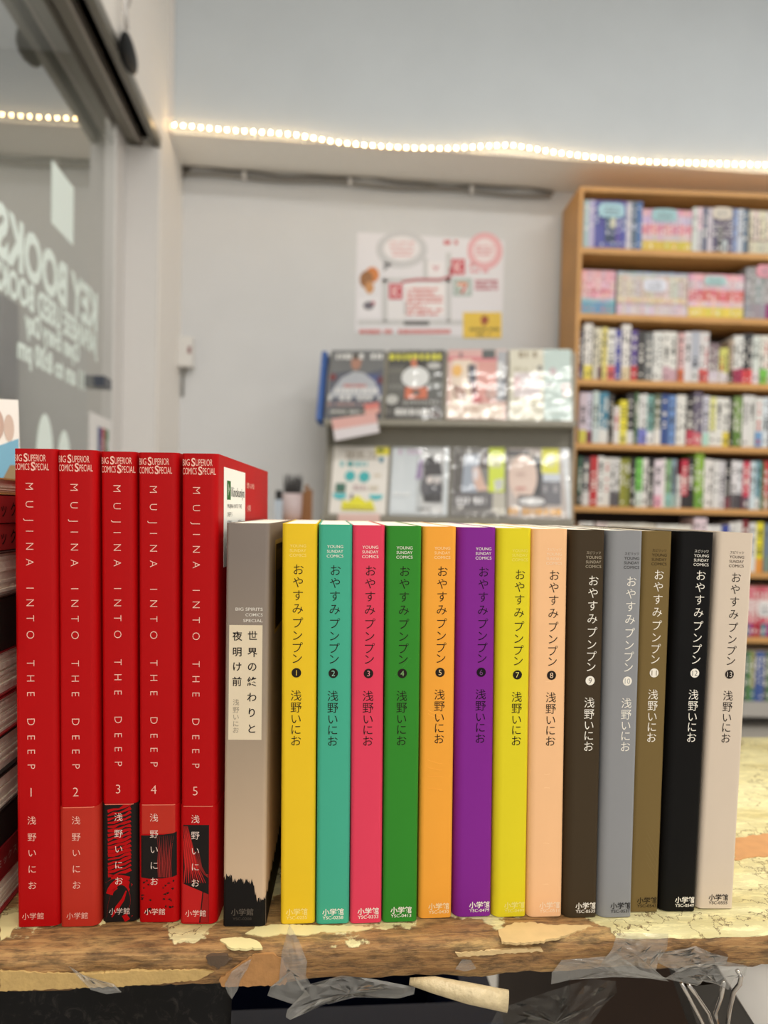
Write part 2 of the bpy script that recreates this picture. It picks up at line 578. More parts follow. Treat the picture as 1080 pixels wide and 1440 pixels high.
flakes = [
    [(308, 1322), (330, 1319), (352, 1320), (366, 1327), (368, 1333), (345, 1335), (326, 1334), (316, 1328)],
    [(346, 1313), (360, 1305), (384, 1301), (440, 1302), (500, 1303), (524, 1305), (505, 1310), (452, 1312), (430, 1317), (400, 1314), (370, 1318)],
    [(0, 1290), (24, 1284), (36, 1292), (22, 1304), (14, 1316), (0, 1322)],
    [(136, 1298), (146, 1294), (150, 1298), (140, 1302)],
]
flakes.append([(1034, 1180), (1056, 1176), (1080, 1172), (1100, 1172), (1100, 1204), (1080, 1205), (1058, 1206), (1033, 1210)])
flakes.append([(700, 1308), (722, 1299), (744, 1298), (775, 1301), (810, 1302), (836, 1303), (812, 1310), (790, 1318), (760, 1325), (730, 1327), (704, 1325)])
FLAKET = mat('tan_bare_patch', (206, 176, 124), 0.55, mottle=0.15, scale=140)
FLAKEW = mat('bare_orange_board', (196, 144, 92), 0.5, mottle=0.2, scale=120)
for k, pts in enumerate(flakes):
    mb = MB()
    rf = random.Random(k)
    fine = []
    for p, q in zip(pts, pts[1:] + pts[:1]):
        nn = max(1, int(math.hypot(p[0] - q[0], p[1] - q[1]) / 4))
        fine += [(p[0] + (q[0] - p[0]) * i / nn + rf.uniform(-1.6, 1.6), p[1] + (q[1] - p[1]) * i / nn + rf.uniform(-1.0, 1.0)) for i in range(nn)]
    w = [on_z(p[0], p[1], TABLE_Z) for p in fine]
    w = [(q.x, q.y, 0.0) for q in w]
    N = len(w)
    top = [(q[0], q[1], 0.0004) for q in w]
    bot = [(q[0], q[1], -0.0006) for q in w]
    mb.add(top + bot, [tuple(range(N - 1, -1, -1))] + [(i, (i + 1) % N, N + (i + 1) % N, N + i) for i in range(N)], (FLAKE, FLAKE, FLAKE, FLAKE, FLAKEW, FLAKET)[k])
    mb.build('paint_flake', table)

patches = [([(308, 1378), (326, 1364), (346, 1350), (362, 1338), (384, 1340), (396, 1348), (404, 1366), (402, 1385), (360, 1387), (310, 1388)], (172, 124, 74)),
           ([(0, 1366), (60, 1368), (120, 1370), (200, 1366), (262, 1364), (300, 1366), (280, 1378), (200, 1386), (100, 1390), (0, 1394)], (190, 158, 100)),
           ([(640, 1341), (700, 1336), (760, 1334), (764, 1338), (700, 1342), (644, 1346)], (212, 184, 134)),
           ([(1002, 1340), (1012, 1336), (1024, 1342), (1022, 1354), (1008, 1356)], (96, 70, 44)),
           ([(290, 1346), (316, 1342), (326, 1350), (308, 1362), (292, 1356)], (88, 70, 54))]
for k, (pts, colr) in enumerate(patches):
    rf = random.Random(k + 40)
    fine = []
    for p, q in zip(pts, pts[1:] + pts[:1]):
        nn = max(1, int(math.hypot(p[0] - q[0], p[1] - q[1]) / 4))
        fine += [(p[0] + (q[0] - p[0]) * i / nn + rf.uniform(-1.5, 1.5), p[1] + (q[1] - p[1]) * i / nn + rf.uniform(-1.2, 1.2)) for i in range(nn)]
    w = [on_y(p[0], p[1], TF - 0.0012) for p in fine]
    w = [(q.x, q.y, min(q.z - TABLE_Z, -0.002)) for q in w]
    N = len(w)
    mb = MB()
    mb.add(w + [(q[0], q[1] + 0.002, q[2]) for q in w], [tuple(range(N))] + [(i, N + i, N + (i + 1) % N, (i + 1) % N) for i in range(N)], mat('bare_wood_%d' % k, colr, 0.55, mottle=0.22, bump=0.4, scale=240))
    mb.build('splintered_patch', table)

# ------------------------------------------------------------------ the front row of comics
INK = {}


def ink(c, name=None):
    key = tuple(c)
    if key not in INK:
        INK[key] = mat('ink_%d_%d_%d' % key, c, 0.6, spec=0.15, mottle=0.0)
    return INK[key]


class Spine:
    """the U-shaped jacket of a paperback, with a map from (u, v) on the spine to a point just off it"""

    def __init__(self, w, h, d, rl, rr):
        self.w, self.h, self.d, self.rl, self.rr = w, h, d, rl, rr

    def prof(self, off):
        w, d, rl, rr = self.w, self.d, self.rl, self.rr
        pts = [(-off, d)]
        for k in range(7):
            a = math.pi + math.pi / 2 * k / 6
            pts.append((rl + (rl + off) * math.cos(a), rl + (rl + off) * math.sin(a)))
        for k in range(7):
            a = 1.5 * math.pi + math.pi / 2 * k / 6
            pts.append((w - rr + (rr + off) * math.cos(a), rr + (rr + off) * math.sin(a)))
        pts.append((w + off, d))
        return pts

    def at(self, off):
        w, rl, rr = self.w, self.rl, self.rr

        def f(u, v):
            y = 0.0
            if u < rl:
                q = min(rl - u, rl * 0.98)
                y = rl - math.sqrt(rl * rl - q * q)
            elif u > w - rr:
                q = min(u - (w - rr), rr * 0.98)
                y = rr - math.sqrt(rr * rr - q * q)
            return (u, y - off, v)
        return f

    def shell(self, mb, m, o_out, o_in, z0, z1, d=None, color=None):
        a, c = self.prof(o_out), self.prof(o_in)
        if d is not None:
            a = [(a[0][0], d)] + a[1:-1] + [(a[-1][0], d)]
            c = [(c[0][0], d)] + c[1:-1] + [(c[-1][0], d)]
        N = len(a)
        v = [(x, y, z0) for x, y in a] + [(x, y, z1) for x, y in a] + [(x, y, z0) for x, y in c] + [(x, y, z1) for x, y in c]
        f, g = [], []
        for i in range(N - 1):
            f.append((i, i + 1, N + i + 1, N + i))
            g.append((2 * N + i + 1, 2 * N + i, 3 * N + i, 3 * N + i + 1))
            g.append((N + i, N + i + 1, 3 * N + i + 1, 3 * N + i))
            g.append((i + 1, i, 2 * N + i, 2 * N + i + 1))
        g.append((0, N, 3 * N, 2 * N)); g.append((N - 1, 2 * N - 1, 3 * N - 1, 3 * N - 2 + 0) if False else (2 * N - 1, N - 1, 3 * N - 1, 4 * N - 1))
        mb.add(v, f, m, color, True)
        mb.add(v, g, m, color, False)


def book(label, group, xl, y, w, h, d, lean, yaw, cover_m, rl, rr, name='comic_book', cat='book'):
    lean, yaw = math.radians(lean), math.radians(yaw)
    z = TABLE_Z + 0.0004 + (w * math.sin(lean) if lean > 0 else 0)
    t = thing(name, label, cat, (xl, y, z), 0, group)
    t.rotation_euler = (0, lean, -yaw)
    s = Spine(w, h, d, rl, rr)
    mb = MB()
    s.shell(mb, cover_m, 0.0, -0.00055, 0, h)
    pm_ = MB()
    pr_ = s.prof(-0.0006)
    pr_ = [(pr_[0][0], d - 0.0015)] + pr_[1:-1] + [(pr_[-1][0], d - 0.0015)]
    N = len(pr_)
    vv = [(x, yy, 0.0006) for x, yy in pr_] + [(x, yy, h - 0.0003) for x, yy in pr_]
    pm_.add(vv, [tuple(reversed(range(N))), tuple(range(N, 2 * N))] + [(i, (i + 1) % N, N + (i + 1) % N, N + i) for i in range(N)], PAGES)
    pm_.build('page_block', t)
    return t, s, mb


RED = mat('red_jacket', (178, 5, 10), 0.5, spec=0.15, mottle=0.04, scale=30)
OBI_RED = mat('orange_red_band', (184, 46, 32), 0.42, spec=0.2, mottle=0.05, scale=60)
PINKINK = ink((244, 196, 180))
MM = 0.001
GRP_RED = 'tall red comics at the left of the row'
reds = [  # xl, y, w, lean, yaw, letter centre, label
    (-0.1309, 0.3223, 18.3, -0.93, 0.6, 6.6, 'leftmost tall red comic, numbered 1, the only red one without a paper band'),
    (-0.1121, 0.3221, 16.3, -1.0, 1.4, 7.0, 'tall red comic numbered 2 with a plain orange-red paper band'),
    (-0.0948, 0.3250, 15.3, -1.0, 2.2, 7.2, 'tall red comic numbered 3 whose band shows red swirls on black'),
    (-0.0785, 0.3240, 17.6, -0.93, 3.2, 6.7, 'tall red comic numbered 4 whose band is black between two red fields'),
    (-0.0599, 0.3220, 15.9, -0.73, 4.2, 6.6, 'tall red comic numbered 5 with a white price sticker on its cover'),
]
title = [('M', 52), ('U', 76.8), ('J', 98), ('I', 114), ('N', 135), ('A', 157), ('I', 193), ('N', 213.4), ('T', 235), ('O', 258), ('T', 297.6), ('H', 319), ('E', 341), ('D', 380), ('E', 402), ('E', 422), ('P', 443)]
author = [('浅', 519), ('野', 542.6), ('い', 565), ('に', 588), ('お', 611)]
RK = 0.3158 * MM
red_books = []
for k, (xl, y, w, lean, yaw, cu, lab) in enumerate(reds):
    h = 211.6 * MM
    w *= MM
    t, s, mb = book(lab, GRP_RED, xl, y, w, h, 0.148, lean, yaw, RED, 0.0018, 0.0030)
    f = s.at(0.00012)
    fa = s.at(0.00045)
    cu *= MM
    flat = w - 0.0032
    write(mb, 'BIG', 1.9 * MM, h - 12.8 * RK, PINKINK, f, cap=2.9 * MM, width=3.3 * MM)
    write(mb, 'S', 5.1 * MM, h - 12.4 * RK, PINKINK, f, cap=3.5 * MM, width=1.7 * MM, offset=0.02)
    write(mb, 'UPERIOR', 9.9 * MM, h - 12.8 * RK, PINKINK, f, cap=2.9 * MM, width=7.4 * MM)
    write(mb, 'COMICS', 3.5 * MM, h - 25 * RK, PINKINK, f, cap=2.9 * MM, width=6.3 * MM)
    write(mb, 'S', 8.2 * MM, h - 24.4 * RK, PINKINK, f, cap=3.6 * MM, width=1.8 * MM, offset=0.02)
    write(mb, 'PECIAL', 12.1 * MM, h - 25 * RK, PINKINK, f, cap=2.9 * MM, width=5.6 * MM)
    for ch, dy in title:
        write(mb, ch, cu, h - dy * RK, PINKINK, f, cap=3.3 * MM, rot=math.pi / 2, offset=-0.014)
    write(mb, str(k + 1), cu - 0.2 * MM, h - 479 * RK, PINKINK, f, cap=4.0 * MM, offset=-0.014)
    if k == 0:
        fa = f
    lay = mb
    if k > 0:
        lay = MB()
        H = 53.6 * MM
        base = [None, OBI_RED, BLACKINK, RED, RED][k]
        s.shell(lay, base, 0.0003, 0.0001, -0.0001, H)
        edge = mat('band_edge', (226, 120, 96), 0.5)
        g = s.at(0.00034)
        strip(lay, g, [(0.05 * MM, H - 0.35 * MM, H), (w - 0.3 * MM, H - 0.35 * MM, H)], edge, sub=24)
        rnd = random.Random(k)
        if k == 2:
            for q in range(17):
                z = 22 + q * 1.85
                pts = [(u * MM, (z - 1.4 + 4.2 * (u / 15.0) ** 1.6 + 0.3 * math.sin(u + q)) * MM) for u in (0.3, 2.5, 5, 7.5, 10, 12.5, 14.6)]
                pts = [(a, min(c, H - 0.4 * MM)) for a, c in pts]
                wd = [rnd.uniform(0.6, 1.75) * MM for _ in pts]
                ribbon(lay, g, pts, wd, RED)
            pts = [((8.2 + 5.6 * math.cos(a)) * MM, (9.6 + 8.6 * math.sin(a)) * MM) for a in [math.radians(x) for x in range(-80, 170, 16)]]
            ribbon(lay, g, pts, [3.0 * MM] * len(pts), RED)
            ribbon(lay, g, [(1.0 * MM, 18.5 * MM), (4 * MM, 20.2 * MM), (8 * MM, 20.6 * MM), (12 * MM, 19.6 * MM)], [1.6 * MM] * 4, RED)
            ribbon(lay, g, [(1.0 * MM, 2.0 * MM), (1.2 * MM, 8.0 * MM), (2.8 * MM, 13 * MM), (6.5 * MM, 15.4 * MM)], [1.6 * MM, 2.4 * MM, 1.8 * MM, 0.7 * MM], RED)
            ribbon(lay, g, [(4 * MM, 2 * MM), (6.5 * MM, 6.5 * MM), (9 * MM, 10 * MM), (10.5 * MM, 14 * MM)], [0.4 * MM, 1.8 * MM, 1.4 * MM, 0.5 * MM], RED)
        if k == 3:
            strip(lay, g, [(0.05 * MM, 40.3 * MM, H - 0.4 * MM), (w - 0.3 * MM, 40.3 * MM, H - 0.4 * MM)], OBI_RED, sub=24)
            g2 = s.at(0.00037)
            strip(lay, g2, [(0.05 * MM, 20.6 * MM, 39.6 * MM), (0.25 * w, 19.8 * MM, 39.6 * MM), (0.6 * w, 19.9 * MM, 39.9 * MM), (0.85 * w, 20.6 * MM, 40.5 * MM), (w - 0.3 * MM, 21.2 * MM, 41.2 * MM)], BLACKINK, sub=8)
            g3 = s.at(0.0004)
            for q in range(9):
                u = (8.6 + q * 0.72) * MM
                ribbon(lay, g3, [(u, 20.4 * MM), (u - 0.3 * MM, 27 * MM), (u + 0.1 * MM, 33 * MM), (u + (q - 3) * 0.2 * MM, 39.4 * MM)], [0.5 * MM, 0.45 * MM, 0.3 * MM, 0.1 * MM] if q % 2 else [0.25 * MM, 0.4 * MM, 0.2 * MM, 0.05 * MM], ink((150, 40, 36)))
            for q in range(26):
                cx, cz = rnd.choice((rnd.uniform(1, 5), rnd.uniform(10.5, 15.5))) * MM, rnd.uniform(4, 19) * MM
                a0 = rnd.uniform(0, 6)
                poly(lay, g3, [(cx + rnd.uniform(0.15, 1.0) * MM * math.cos(a0 + j), cz + rnd.uniform(0.15, 0.7) * MM * math.sin(a0 + j)) for j in range(6)], BLACKINK)
        if k == 4:
            g3 = s.at(0.0004)
            strip(lay, g, [(0.05 * MM, 0.4 * MM, 45 * MM), (12.7 * MM, 0.4 * MM, 45 * MM)], BLACKINK, sub=20)
            for q in range(10):
                ribbon(lay, g3, [((0.4 + q * 0.3) * MM, 44.5 * MM), ((1.4 + q * 0.42) * MM, 36 * MM), ((2.2 + q * 0.62) * MM, 26 * MM), ((1.6 + q * 1.08) * MM, 18.5 * MM)], [0.15 * MM, 0.45 * MM, 0.6 * MM, 0.25 * MM], ink((150, 30, 28) if q % 2 else (196, 36, 34)))
            for q in range(4):
                ribbon(lay, g3, [((6.6 + q * 0.5) * MM, 33 * MM), ((8.2 + q * 0.4) * MM, 26 * MM), ((10.6 + q * 0.2) * MM, 22.6 * MM), (12.5 * MM, (21 + q * 0.5) * MM)], [0.1 * MM, 0.4 * MM, 0.4 * MM, 0.2 * MM], ink((140, 38, 34)))
            strip(lay, g3, [(0.1 * MM, 0.5 * MM, 18.8 * MM), (5 * MM, 0.5 * MM, 16.6 * MM), (8.4 * MM, 0.5 * MM, 15.2 * MM), (9.8 * MM, 14.4 * MM, 14.6 * MM)], ink((186, 30, 30)), sub=8)
            strip(lay, g3, [(9.0 * MM, 0.5 * MM, 1.6 * MM), (10.3 * MM, 0.5 * MM, 14.3 * MM), (12.6 * MM, 0.5 * MM, 13.4 * MM)], ink((150, 26, 26)), sub=3)
    w_ink = ink((238, 216, 204)) if k >= 2 else PINKINK
    for ch, dy in author:
        write(lay, ch, cu, h - dy * RK, w_ink, fa, size=4.0 * MM, cjk=True, offset=-0.006)
    write(lay, '小学館', cu + 0.2 * MM, h - 655 * RK, w_ink, fa, size=3.2 * MM, cjk=True, offset=-0.004)
    if k == 4:                          # printing on the front cover of the last red one
        def side(u, v, w=w):
            return (w + 0.00015, u, v)
        write(mb, '浅野いにお作品', 0.083, h - 11.5 * MM, PINKINK, side, size=3.4 * MM, cjk=True)
        write(mb, '小学館', 0.078, h - 24 * MM, PINKINK, side, size=4.0 * MM, cjk=True)
    mb.build('jacket', t)
    if k > 0:
        lay.build('paper_band', t)
    red_books.append((t, s, w, h))

# price sticker on the cover of red comic 5
t, s, w, h = red_books[4]
mb = MB()
wh = ink((240, 240, 232))
mb.box((w + 0.0001, 0.0125, 0.160), (w + 0.00022, 0.066, 0.2065), wh)
dk = ink((60, 60, 58))
gr = ink((38, 96, 36))


def stick(u, v):
    return (w + 0.0003, u, v)


rect(mb, stick, 0.019, 0.1915, 0.0275, 0.2005, gr)
poly(mb, lambda u, v: (w + 0.00034, u, v), [(0.0215, 0.193), (0.0238, 0.1965), (0.0215, 0.1995), (0.0225, 0.1962)], wh)
write(mb, 'Kinokuniya', 0.0463, 0.1955, dk, stick, cap=4.6 * MM, width=34 * MM, offset=0.01)
for r_, (a, c) in enumerate([(0.02, 0.056), (0.02, 0.031), (0.02, 0.03), (0.046, 0.055)]):
    zz = [0.1885, 0.1845, 0.1805, 0.1805][r_]
    write(mb, ['MUJINA INTO THE', 'DEEP 5', 'ISBN', 'YEN'][r_], (a + c) / 2, zz, ink((120, 120, 118)), stick, cap=2.0 * MM, width=c - a)
write(mb, 'P68071', 0.029, 0.1755, dk, stick, cap=2.0 * MM, width=0.018)
write(mb, 'C9979', 0.053, 0.1755, dk, stick, cap=2.0 * MM, width=0.016)
rnd = random.Random(9)
u = 0.021
while u < 0.058:
    bw = rnd.choice((0.0004, 0.0008, 0.0012))
    rect(mb, stick, u, 0.163, u + bw, 0.1735, dk)
    u += bw + rnd.choice((0.0005, 0.0009, 0.0014))
so = mb.build('price_sticker', t)
so['label'] = 'white bookshop price sticker with barcode'

# grey paperback with a dusk sky and a black skyline of trees
m, n, l, b = new_mat('dusk_sky_jacket')
tc = n.new('ShaderNodeTexCoord'); sp = n.new('ShaderNodeSeparateXYZ'); l.new(tc.outputs['Object'], sp.inputs[0])
mr = n.new('ShaderNodeMapRange'); mr.inputs[1].default_value = 0.0; mr.inputs[2].default_value = 0.182; l.new(sp.outputs['Z'], mr.inputs[0])
cr = n.new('ShaderNodeValToRGB')
cr.color_ramp.elements[0].position, cr.color_ramp.elements[0].color = 0.1, rgba((204, 176, 146))
cr.color_ramp.elements[1].position, cr.color_ramp.elements[1].color = 0.92, rgba((126, 114, 106))
e = cr.color_ramp.elements.new(0.55); e.color = rgba((152, 136, 118))
l.new(mr.outputs[0], cr.inputs[0]); l.new(cr.outputs[0], b.inputs['Base Color'])
b.inputs['Roughness'].default_value = 0.5
DUSK = m
w, h = 19.0 * MM, 181.2 * MM
t, s, mb = book('grey and tan paperback with cream title label, between red and yellow comics', None, -0.0407, 0.3185, w, h, 0.128, -0.45, 2.9, DUSK, 0.0016, 0.0020)
f = s.at(0.00012)
f2 = s.at(0.0002)
rect(mb, f, 1.7 * MM, 84.5 * MM, 16.4 * MM, 135.9 * MM, ink((226, 210, 182)))
bk = ink((34, 26, 26))
for ch, v in zip('世界の終わりと', (131.2, 123.8, 117.4, 110.7, 103.7, 96.8, 89.6)):
    write(mb, ch, 12.0 * MM, v * MM, bk, f2, size=4.5 * MM, cjk=True, offset=0.012)
for ch, v in zip('夜明け前', (131, 124, 117.4, 110.7)):
    write(mb, ch, 5.3 * MM, v * MM, bk, f2, size=4.4 * MM, cjk=True, offset=0.012)
for ch, v in zip('浅野いにお', (101.4, 98.0, 94.8, 91.8, 88.9)):
    write(mb, ch, 5.0 * MM, v * MM, ink((158, 146, 128)), f2, size=3.0 * MM, cjk=True)
for tx, v, wd in (('BIG SPIRITS', 143, 12.0), ('COMICS', 140.5, 7.6), ('SPECIAL', 137.9, 8.6)):
    write(mb, tx, (16.4 - wd / 2) * MM, v * MM, ink((226, 220, 210)), f, cap=1.3 * MM, width=wd * MM, offset=0.008)
rnd = random.Random(3)
prev = None
uu = 0.1
top = []
while uu < 18.9:
    base = 22.6 if uu < 4 else (20.6 if uu < 13 else max(12.5, 20.6 - (uu - 13) * 4))
    top.append((uu * MM, (base + rnd.uniform(-1.6, 1.6)) * MM))
    uu += rnd.uniform(0.12, 0.4)
for a, c in zip(top, top[1:]):
    poly(mb, f, [(a[0], 0.1 * MM), (c[0], 0.1 * MM), c, a], ink((20, 18, 18)))


def gside(u, v):
    return (w + 0.00012, u, v)


pts = [(0.0012 + k * 0.002, (13 + 2 * math.sin(k * 1.7) + k * 0.25) * MM) for k in range(60)]
for a, c in zip(pts, pts[1:]):
    poly(mb, gside, [(a[0], 0.1 * MM), (c[0], 0.1 * MM), c, a], ink((20, 18, 18)))
gold = ink((186, 158, 92))
rect(mb, gside, 0.022, 0.128, 0.11, 0.173, gold)
rect(mb, lambda u, v: (w + 0.00018, u, v), 0.0245, 0.130, 0.1075, 0.1708, ink((44, 34, 24)))
rect(mb, lambda u, v: (w + 0.00022, u, v), 0.027, 0.158, 0.05, 0.168, ink((86, 66, 36)))
write(mb, '小学館', 8.6 * MM, 6.6 * MM, ink((92, 84, 76)), f2, size=3.4 * MM, cjk=True, offset=0.01)
write(mb, 'YSC-0208', 8.6 * MM, 3.5 * MM, ink((70, 64, 58)), f2, cap=1.2 * MM, width=8.4 * MM)
mb.build('jacket', t)

# thirteen numbered comics
W_ = (244, 238, 226)
K_ = (36, 28, 24)
P13 = [  # xl, y, w, lean, rl, rr, colour, text centre from left (mm), title ink, logo ink, code ink, disc ink, digit ink, code, label
    (-15.1, .3190, 15.6, -.80, 1.2, 2.0, (236, 196, 40), 7.0, K_, (250, 226, 130), (248, 226, 140), K_, (236, 200, 80), '0255', 'golden yellow comic numbered 1 beside the grey paperback'),
    (1.0, .3182, 15.0, -.75, 1.0, 1.2, (70, 172, 142), 7.3, K_, W_, W_, K_, (150, 210, 190), '0258', 'teal comic numbered 2'),
    (16.3, .3180, 14.5, -.82, 2.0, 1.2, (226, 66, 94), 8.0, K_, W_, W_, K_, (240, 150, 160), '0333', 'raspberry pink comic numbered 3'),
    (31.1, .3183, 16.0, -.68, 1.8, 1.2, (52, 136, 44), 8.3, K_, W_, W_, K_, (140, 190, 120), '0413', 'green comic numbered 4'),
    (48.0, .3205, 15.6, -.73, 2.0, 1.0, (246, 168, 62), 9.2, K_, (252, 222, 170), (252, 228, 180), K_, (246, 210, 150), '0430', 'orange comic numbered 5 with creased jacket'),
    (64.4, .3208, 17.9, -.80, 3.6, 1.0, (132, 40, 146), 12.2, (26, 14, 26), W_, W_, (24, 16, 24), (120, 70, 130), '0479', 'purple comic numbered 6'),
    (82.7, .3198, 16.0, -.76, 3.2, 1.0, (228, 212, 40), 10.6, K_, (238, 226, 110), (240, 230, 130), K_, (236, 226, 120), '0499', 'lemon yellow comic numbered 7 with faint publisher lettering'),
    (99.1, .3190, 16.6, -.80, 2.6, 1.0, (248, 196, 146), 10.2, K_, (250, 222, 190), (252, 226, 196), K_, (248, 214, 180), '0511', 'peach comic numbered 8'),
    (116.1, .3178, 16.0, -.50, 3.4, 1.0, (66, 54, 38), 10.6, W_, (178, 166, 144), W_, W_, (100, 90, 76), '0535', 'dark brown comic numbered 9'),
    (132.4, .3172, 16.3, -.13, 3.4, 1.0, (142, 143, 146), 11.2, W_, (58, 56, 54), (40, 38, 38), W_, (150, 150, 150), '0537', 'mid grey comic numbered 10'),
    (149.0, .3210, 14.6, .30, 1.4, 1.0, (118, 98, 58), 8.4, W_, (62, 48, 26), (50, 40, 24), W_, (130, 112, 76), '0543', 'olive brown comic numbered 11 set back between grey and black ones'),
    (163.9, .3205, 18.0, .94, 3.6, 1.0, (13, 12, 12), 12.0, W_, W_, W_, W_, (40, 38, 36), '0549', 'black comic numbered 12'),
    (183.4, .3218, 18.2, 1.23, 2.0, 1.0, (216, 200, 182), 10.0, K_, (64, 52, 44), K_, K_, (226, 214, 200), '0555', 'off-white comic numbered 13 at the right end of the row'),
]
PK = 0.325 * MM
for k, (xl, y, w, lean, rl, rr, colr, cu, ti, lo, co, di, dg, code, lab) in enumerate(P13):
    h = 181.4 * MM
    w *= MM
    cm = mat('jacket_no_%d' % (k + 1), colr, 0.5, spec=0.14, mottle=0.03, scale=60)
    t, s, mb = book(lab, 'thirteen numbered comics in plain coloured jackets', xl * MM, y, w, h, 0.128, lean, 0.6, cm, (max(rl, 2.2) if k < 4 else max(rl * 1.3, 2.6)) * MM, max(rr, 1.9) * MM)
    f, f2, f3 = s.at(0.00012), s.at(0.00018), s.at(0.00024)
    cu *= MM
    sh = 3.0 * MM if k in (8, 9) else (0.9 * MM if k in (6, 7, 12) else 0.0)
    ti_, lo_, co_ = ink(ti), ink(lo), ink(co)
    lines = [('YOUNG', 30.5, 7.2), ('SUNDAY', 37.0, 7.2), ('COMICS', 43.5, 7.4)]
    if k >= 7:
        write(mb, 'スピリッツ', cu, h - 27.8 * PK - sh * 0.5, lo_, f, size=1.6 * MM, width=6.8 * MM, cjk=True)
        lines = [('YOUNG', 34.5, 7.2), ('SUNDAY', 41.0, 7.2), ('COMICS', 47.5, 7.4)]
    for tx, dy, wd in lines:
        write(mb, tx, cu, h - dy * PK - sh * 0.5, lo_, f, cap=1.3 * MM, width=wd * MM)
    for ch, dy in zip('おやすみプンプン', (63, 80.6, 98.7, 117, 136.7, 154, 171, 186)):
        write(mb, ch, cu + 0.4 * MM * (1 - dy / 120.0), h - dy * PK - sh, ti_, f, size=5.3 * MM, cjk=True, offset=-0.004)
    ellipse(mb, f2, cu - 0.4 * MM, h - 206 * PK - sh, 2.15 * MM, 2.15 * MM, ink(di))
    write(mb, str(k + 1), cu - 0.4 * MM, h - 206 * PK - sh, ink(dg), f3, cap=2.5 * MM, offset=-0.008, width=(2.5 * MM if k >= 9 else None))
    for ch, dy in zip('浅野いにお', (237.6, 254, 270, 285, 300.6)):
        write(mb, ch, cu - 0.5 * MM, h - dy * PK - sh, ti_, f, size=5.2 * MM, cjk=True, offset=-0.002)
    write(mb, '小学館', min(cu + 0.3 * MM, w - 5.6 * MM), h - 541.5 * PK, co_, f, size=3.3 * MM, cjk=True, offset=0.018)
    write(mb, 'YSC-' + code, min(cu + 0.3 * MM, w - 5.6 * MM), h - 549.5 * PK, co_, f, cap=1.4 * MM, width=9.4 * MM, offset=0.008)
    cre = ink(tuple(min(255, c + 12) for c in colr))
    if k == 4:
        for z, dz in ((100, -6), (98, -5.4), (76, -4), (72, -3), (67, -1), (62, -2)):
            ribbon(mb, f, [(0.6 * MM, z * MM), (4 * MM, (z + dz * 0.55) * MM), (9 * MM, (z + dz * 0.95) * MM), (15 * MM, (z + dz) * MM)], 0.28 * MM, cre)
    if k == 7:
        for z, dz in ((113, 0.4), (110, 0.6), (69, -2), (60, 1), (33, 2), (15, 0.5)):
            ribbon(mb, f, [(1 * MM, z * MM), (8 * MM, (z + dz) * MM), (16 * MM, z * MM)], 0.3 * MM, cre)
    if k == 3:
        ribbon(mb, f, [(1 * MM, 112 * MM), (6 * MM, 114.5 * MM), (11 * MM, 121 * MM), (15.4 * MM, 123 * MM)], 0.25 * MM, cre)
    if k == 10:
        for q in range(5):
            ribbon(mb, f, [(1.5 * MM, (34 + q * 4) * MM), (13 * MM, (16 + q * 3) * MM)], 0.14 * MM, cre)
    mb.build('jacket', t)

# ------------------------------------------------------------------ things on the back wall and the door wall
def scribble(mb, mapf, x0, x1, y, hh, m, color, rnd, gap=0.35):
    """a line of print too blurred to read: a row of short strokes"""
    x = x0
    while x < x1:
        ww = hh * rnd.uniform(0.35, 0.8)
        if rnd.random() > 0.12:
            rect(mb, mapf, x, y - hh / 2, min(x + ww, x1), y + hh / 2, m, color)
        x += ww + hh * gap * rnd.uniform(0.5, 1.2)


def wallmap(off):
    def f(X, Y):                          # poster drawing units -> wall
        q = on_y(480 + X / 4.5, 310 + Y / 4.5, WY)
        return (q.x, -off, q.z)
    return f


rnd = random.Random(12)
mb = MB()
w0, w1, w2, w3 = wallmap(0.0016), wallmap(0.0019), wallmap(0.0022), wallmap(0.0025)
a, c = w0(100, 75), w0(1015, 745)
mb.box((a[0], -0.0016, c[2]), (c[0], -0.0002, a[2]), PRINT, (232, 230, 234))
ellipse(mb, w1, 382, 185, 163, 118, PRINT, (206, 206, 208))
poly(mb, w1, [(265, 325), (268, 262), (325, 280)], PRINT, (160, 160, 163))
ellipse(mb, w2, 382, 180, 116, 78, PRINT, (238, 234, 236))
for k in range(4):
    scribble(mb, w3, 300 + 8 * k, 465 - 5 * k, 140 + 27 * k, 13, PRINT, (226, 160, 160), rnd)
ellipse(mb, w1, 908, 195, 112, 118, PRINT, (234, 180, 185))
ellipse(mb, w2, 905, 192, 74, 78, PRINT, (240, 226, 228))
for k in range(3):
    scribble(mb, w3, 850, 962, 168 + 24 * k, 14, PRINT, (216, 140, 146), rnd)
poly(mb, w1, [(800, 310), (815, 262), (850, 285)], PRINT, (234, 180, 185))
scribble(mb, w1, 648, 735, 140, 28, PRINT, (206, 90, 96), rnd, 0.1)
GR = (206, 206, 206)
for r_ in [(258, 370, 292, 640), (258, 365, 690, 392), (662, 205, 694, 640), (105, 632, 770, 662), (518, 240, 545, 370)]:
    rect(mb, w1, r_[0], r_[3], r_[2], r_[1], PRINT, GR)
rect(mb, w2, 545, 358, 648, 262, PRINT, (240, 236, 238))
poly(mb, w3, [(575, 290), (597, 322), (620, 290), (612, 286), (597, 302), (582, 286)], PRINT, (214, 150, 160))
rect(mb, w2, 292, 630, 405, 515, PRINT, (236, 234, 236))
rect(mb, w2, 400, 605, 655, 405, PRINT, (244, 238, 238))
for k in range(7):
    scribble(mb, w3, 415, (610, 585, 640, 640, 530, 635, 610)[k], 437 + 26 * k, 17, PRINT, (214, 110, 106), rnd, 0.25)
rect(mb, w3, 395, 664, 555, 638, PRINT, (96, 94, 94))
ribbon(mb, w3, [(380, 392), (480, 375), (620, 378), (690, 355), (690, 300)], 16, PRINT, (190, 80, 90))
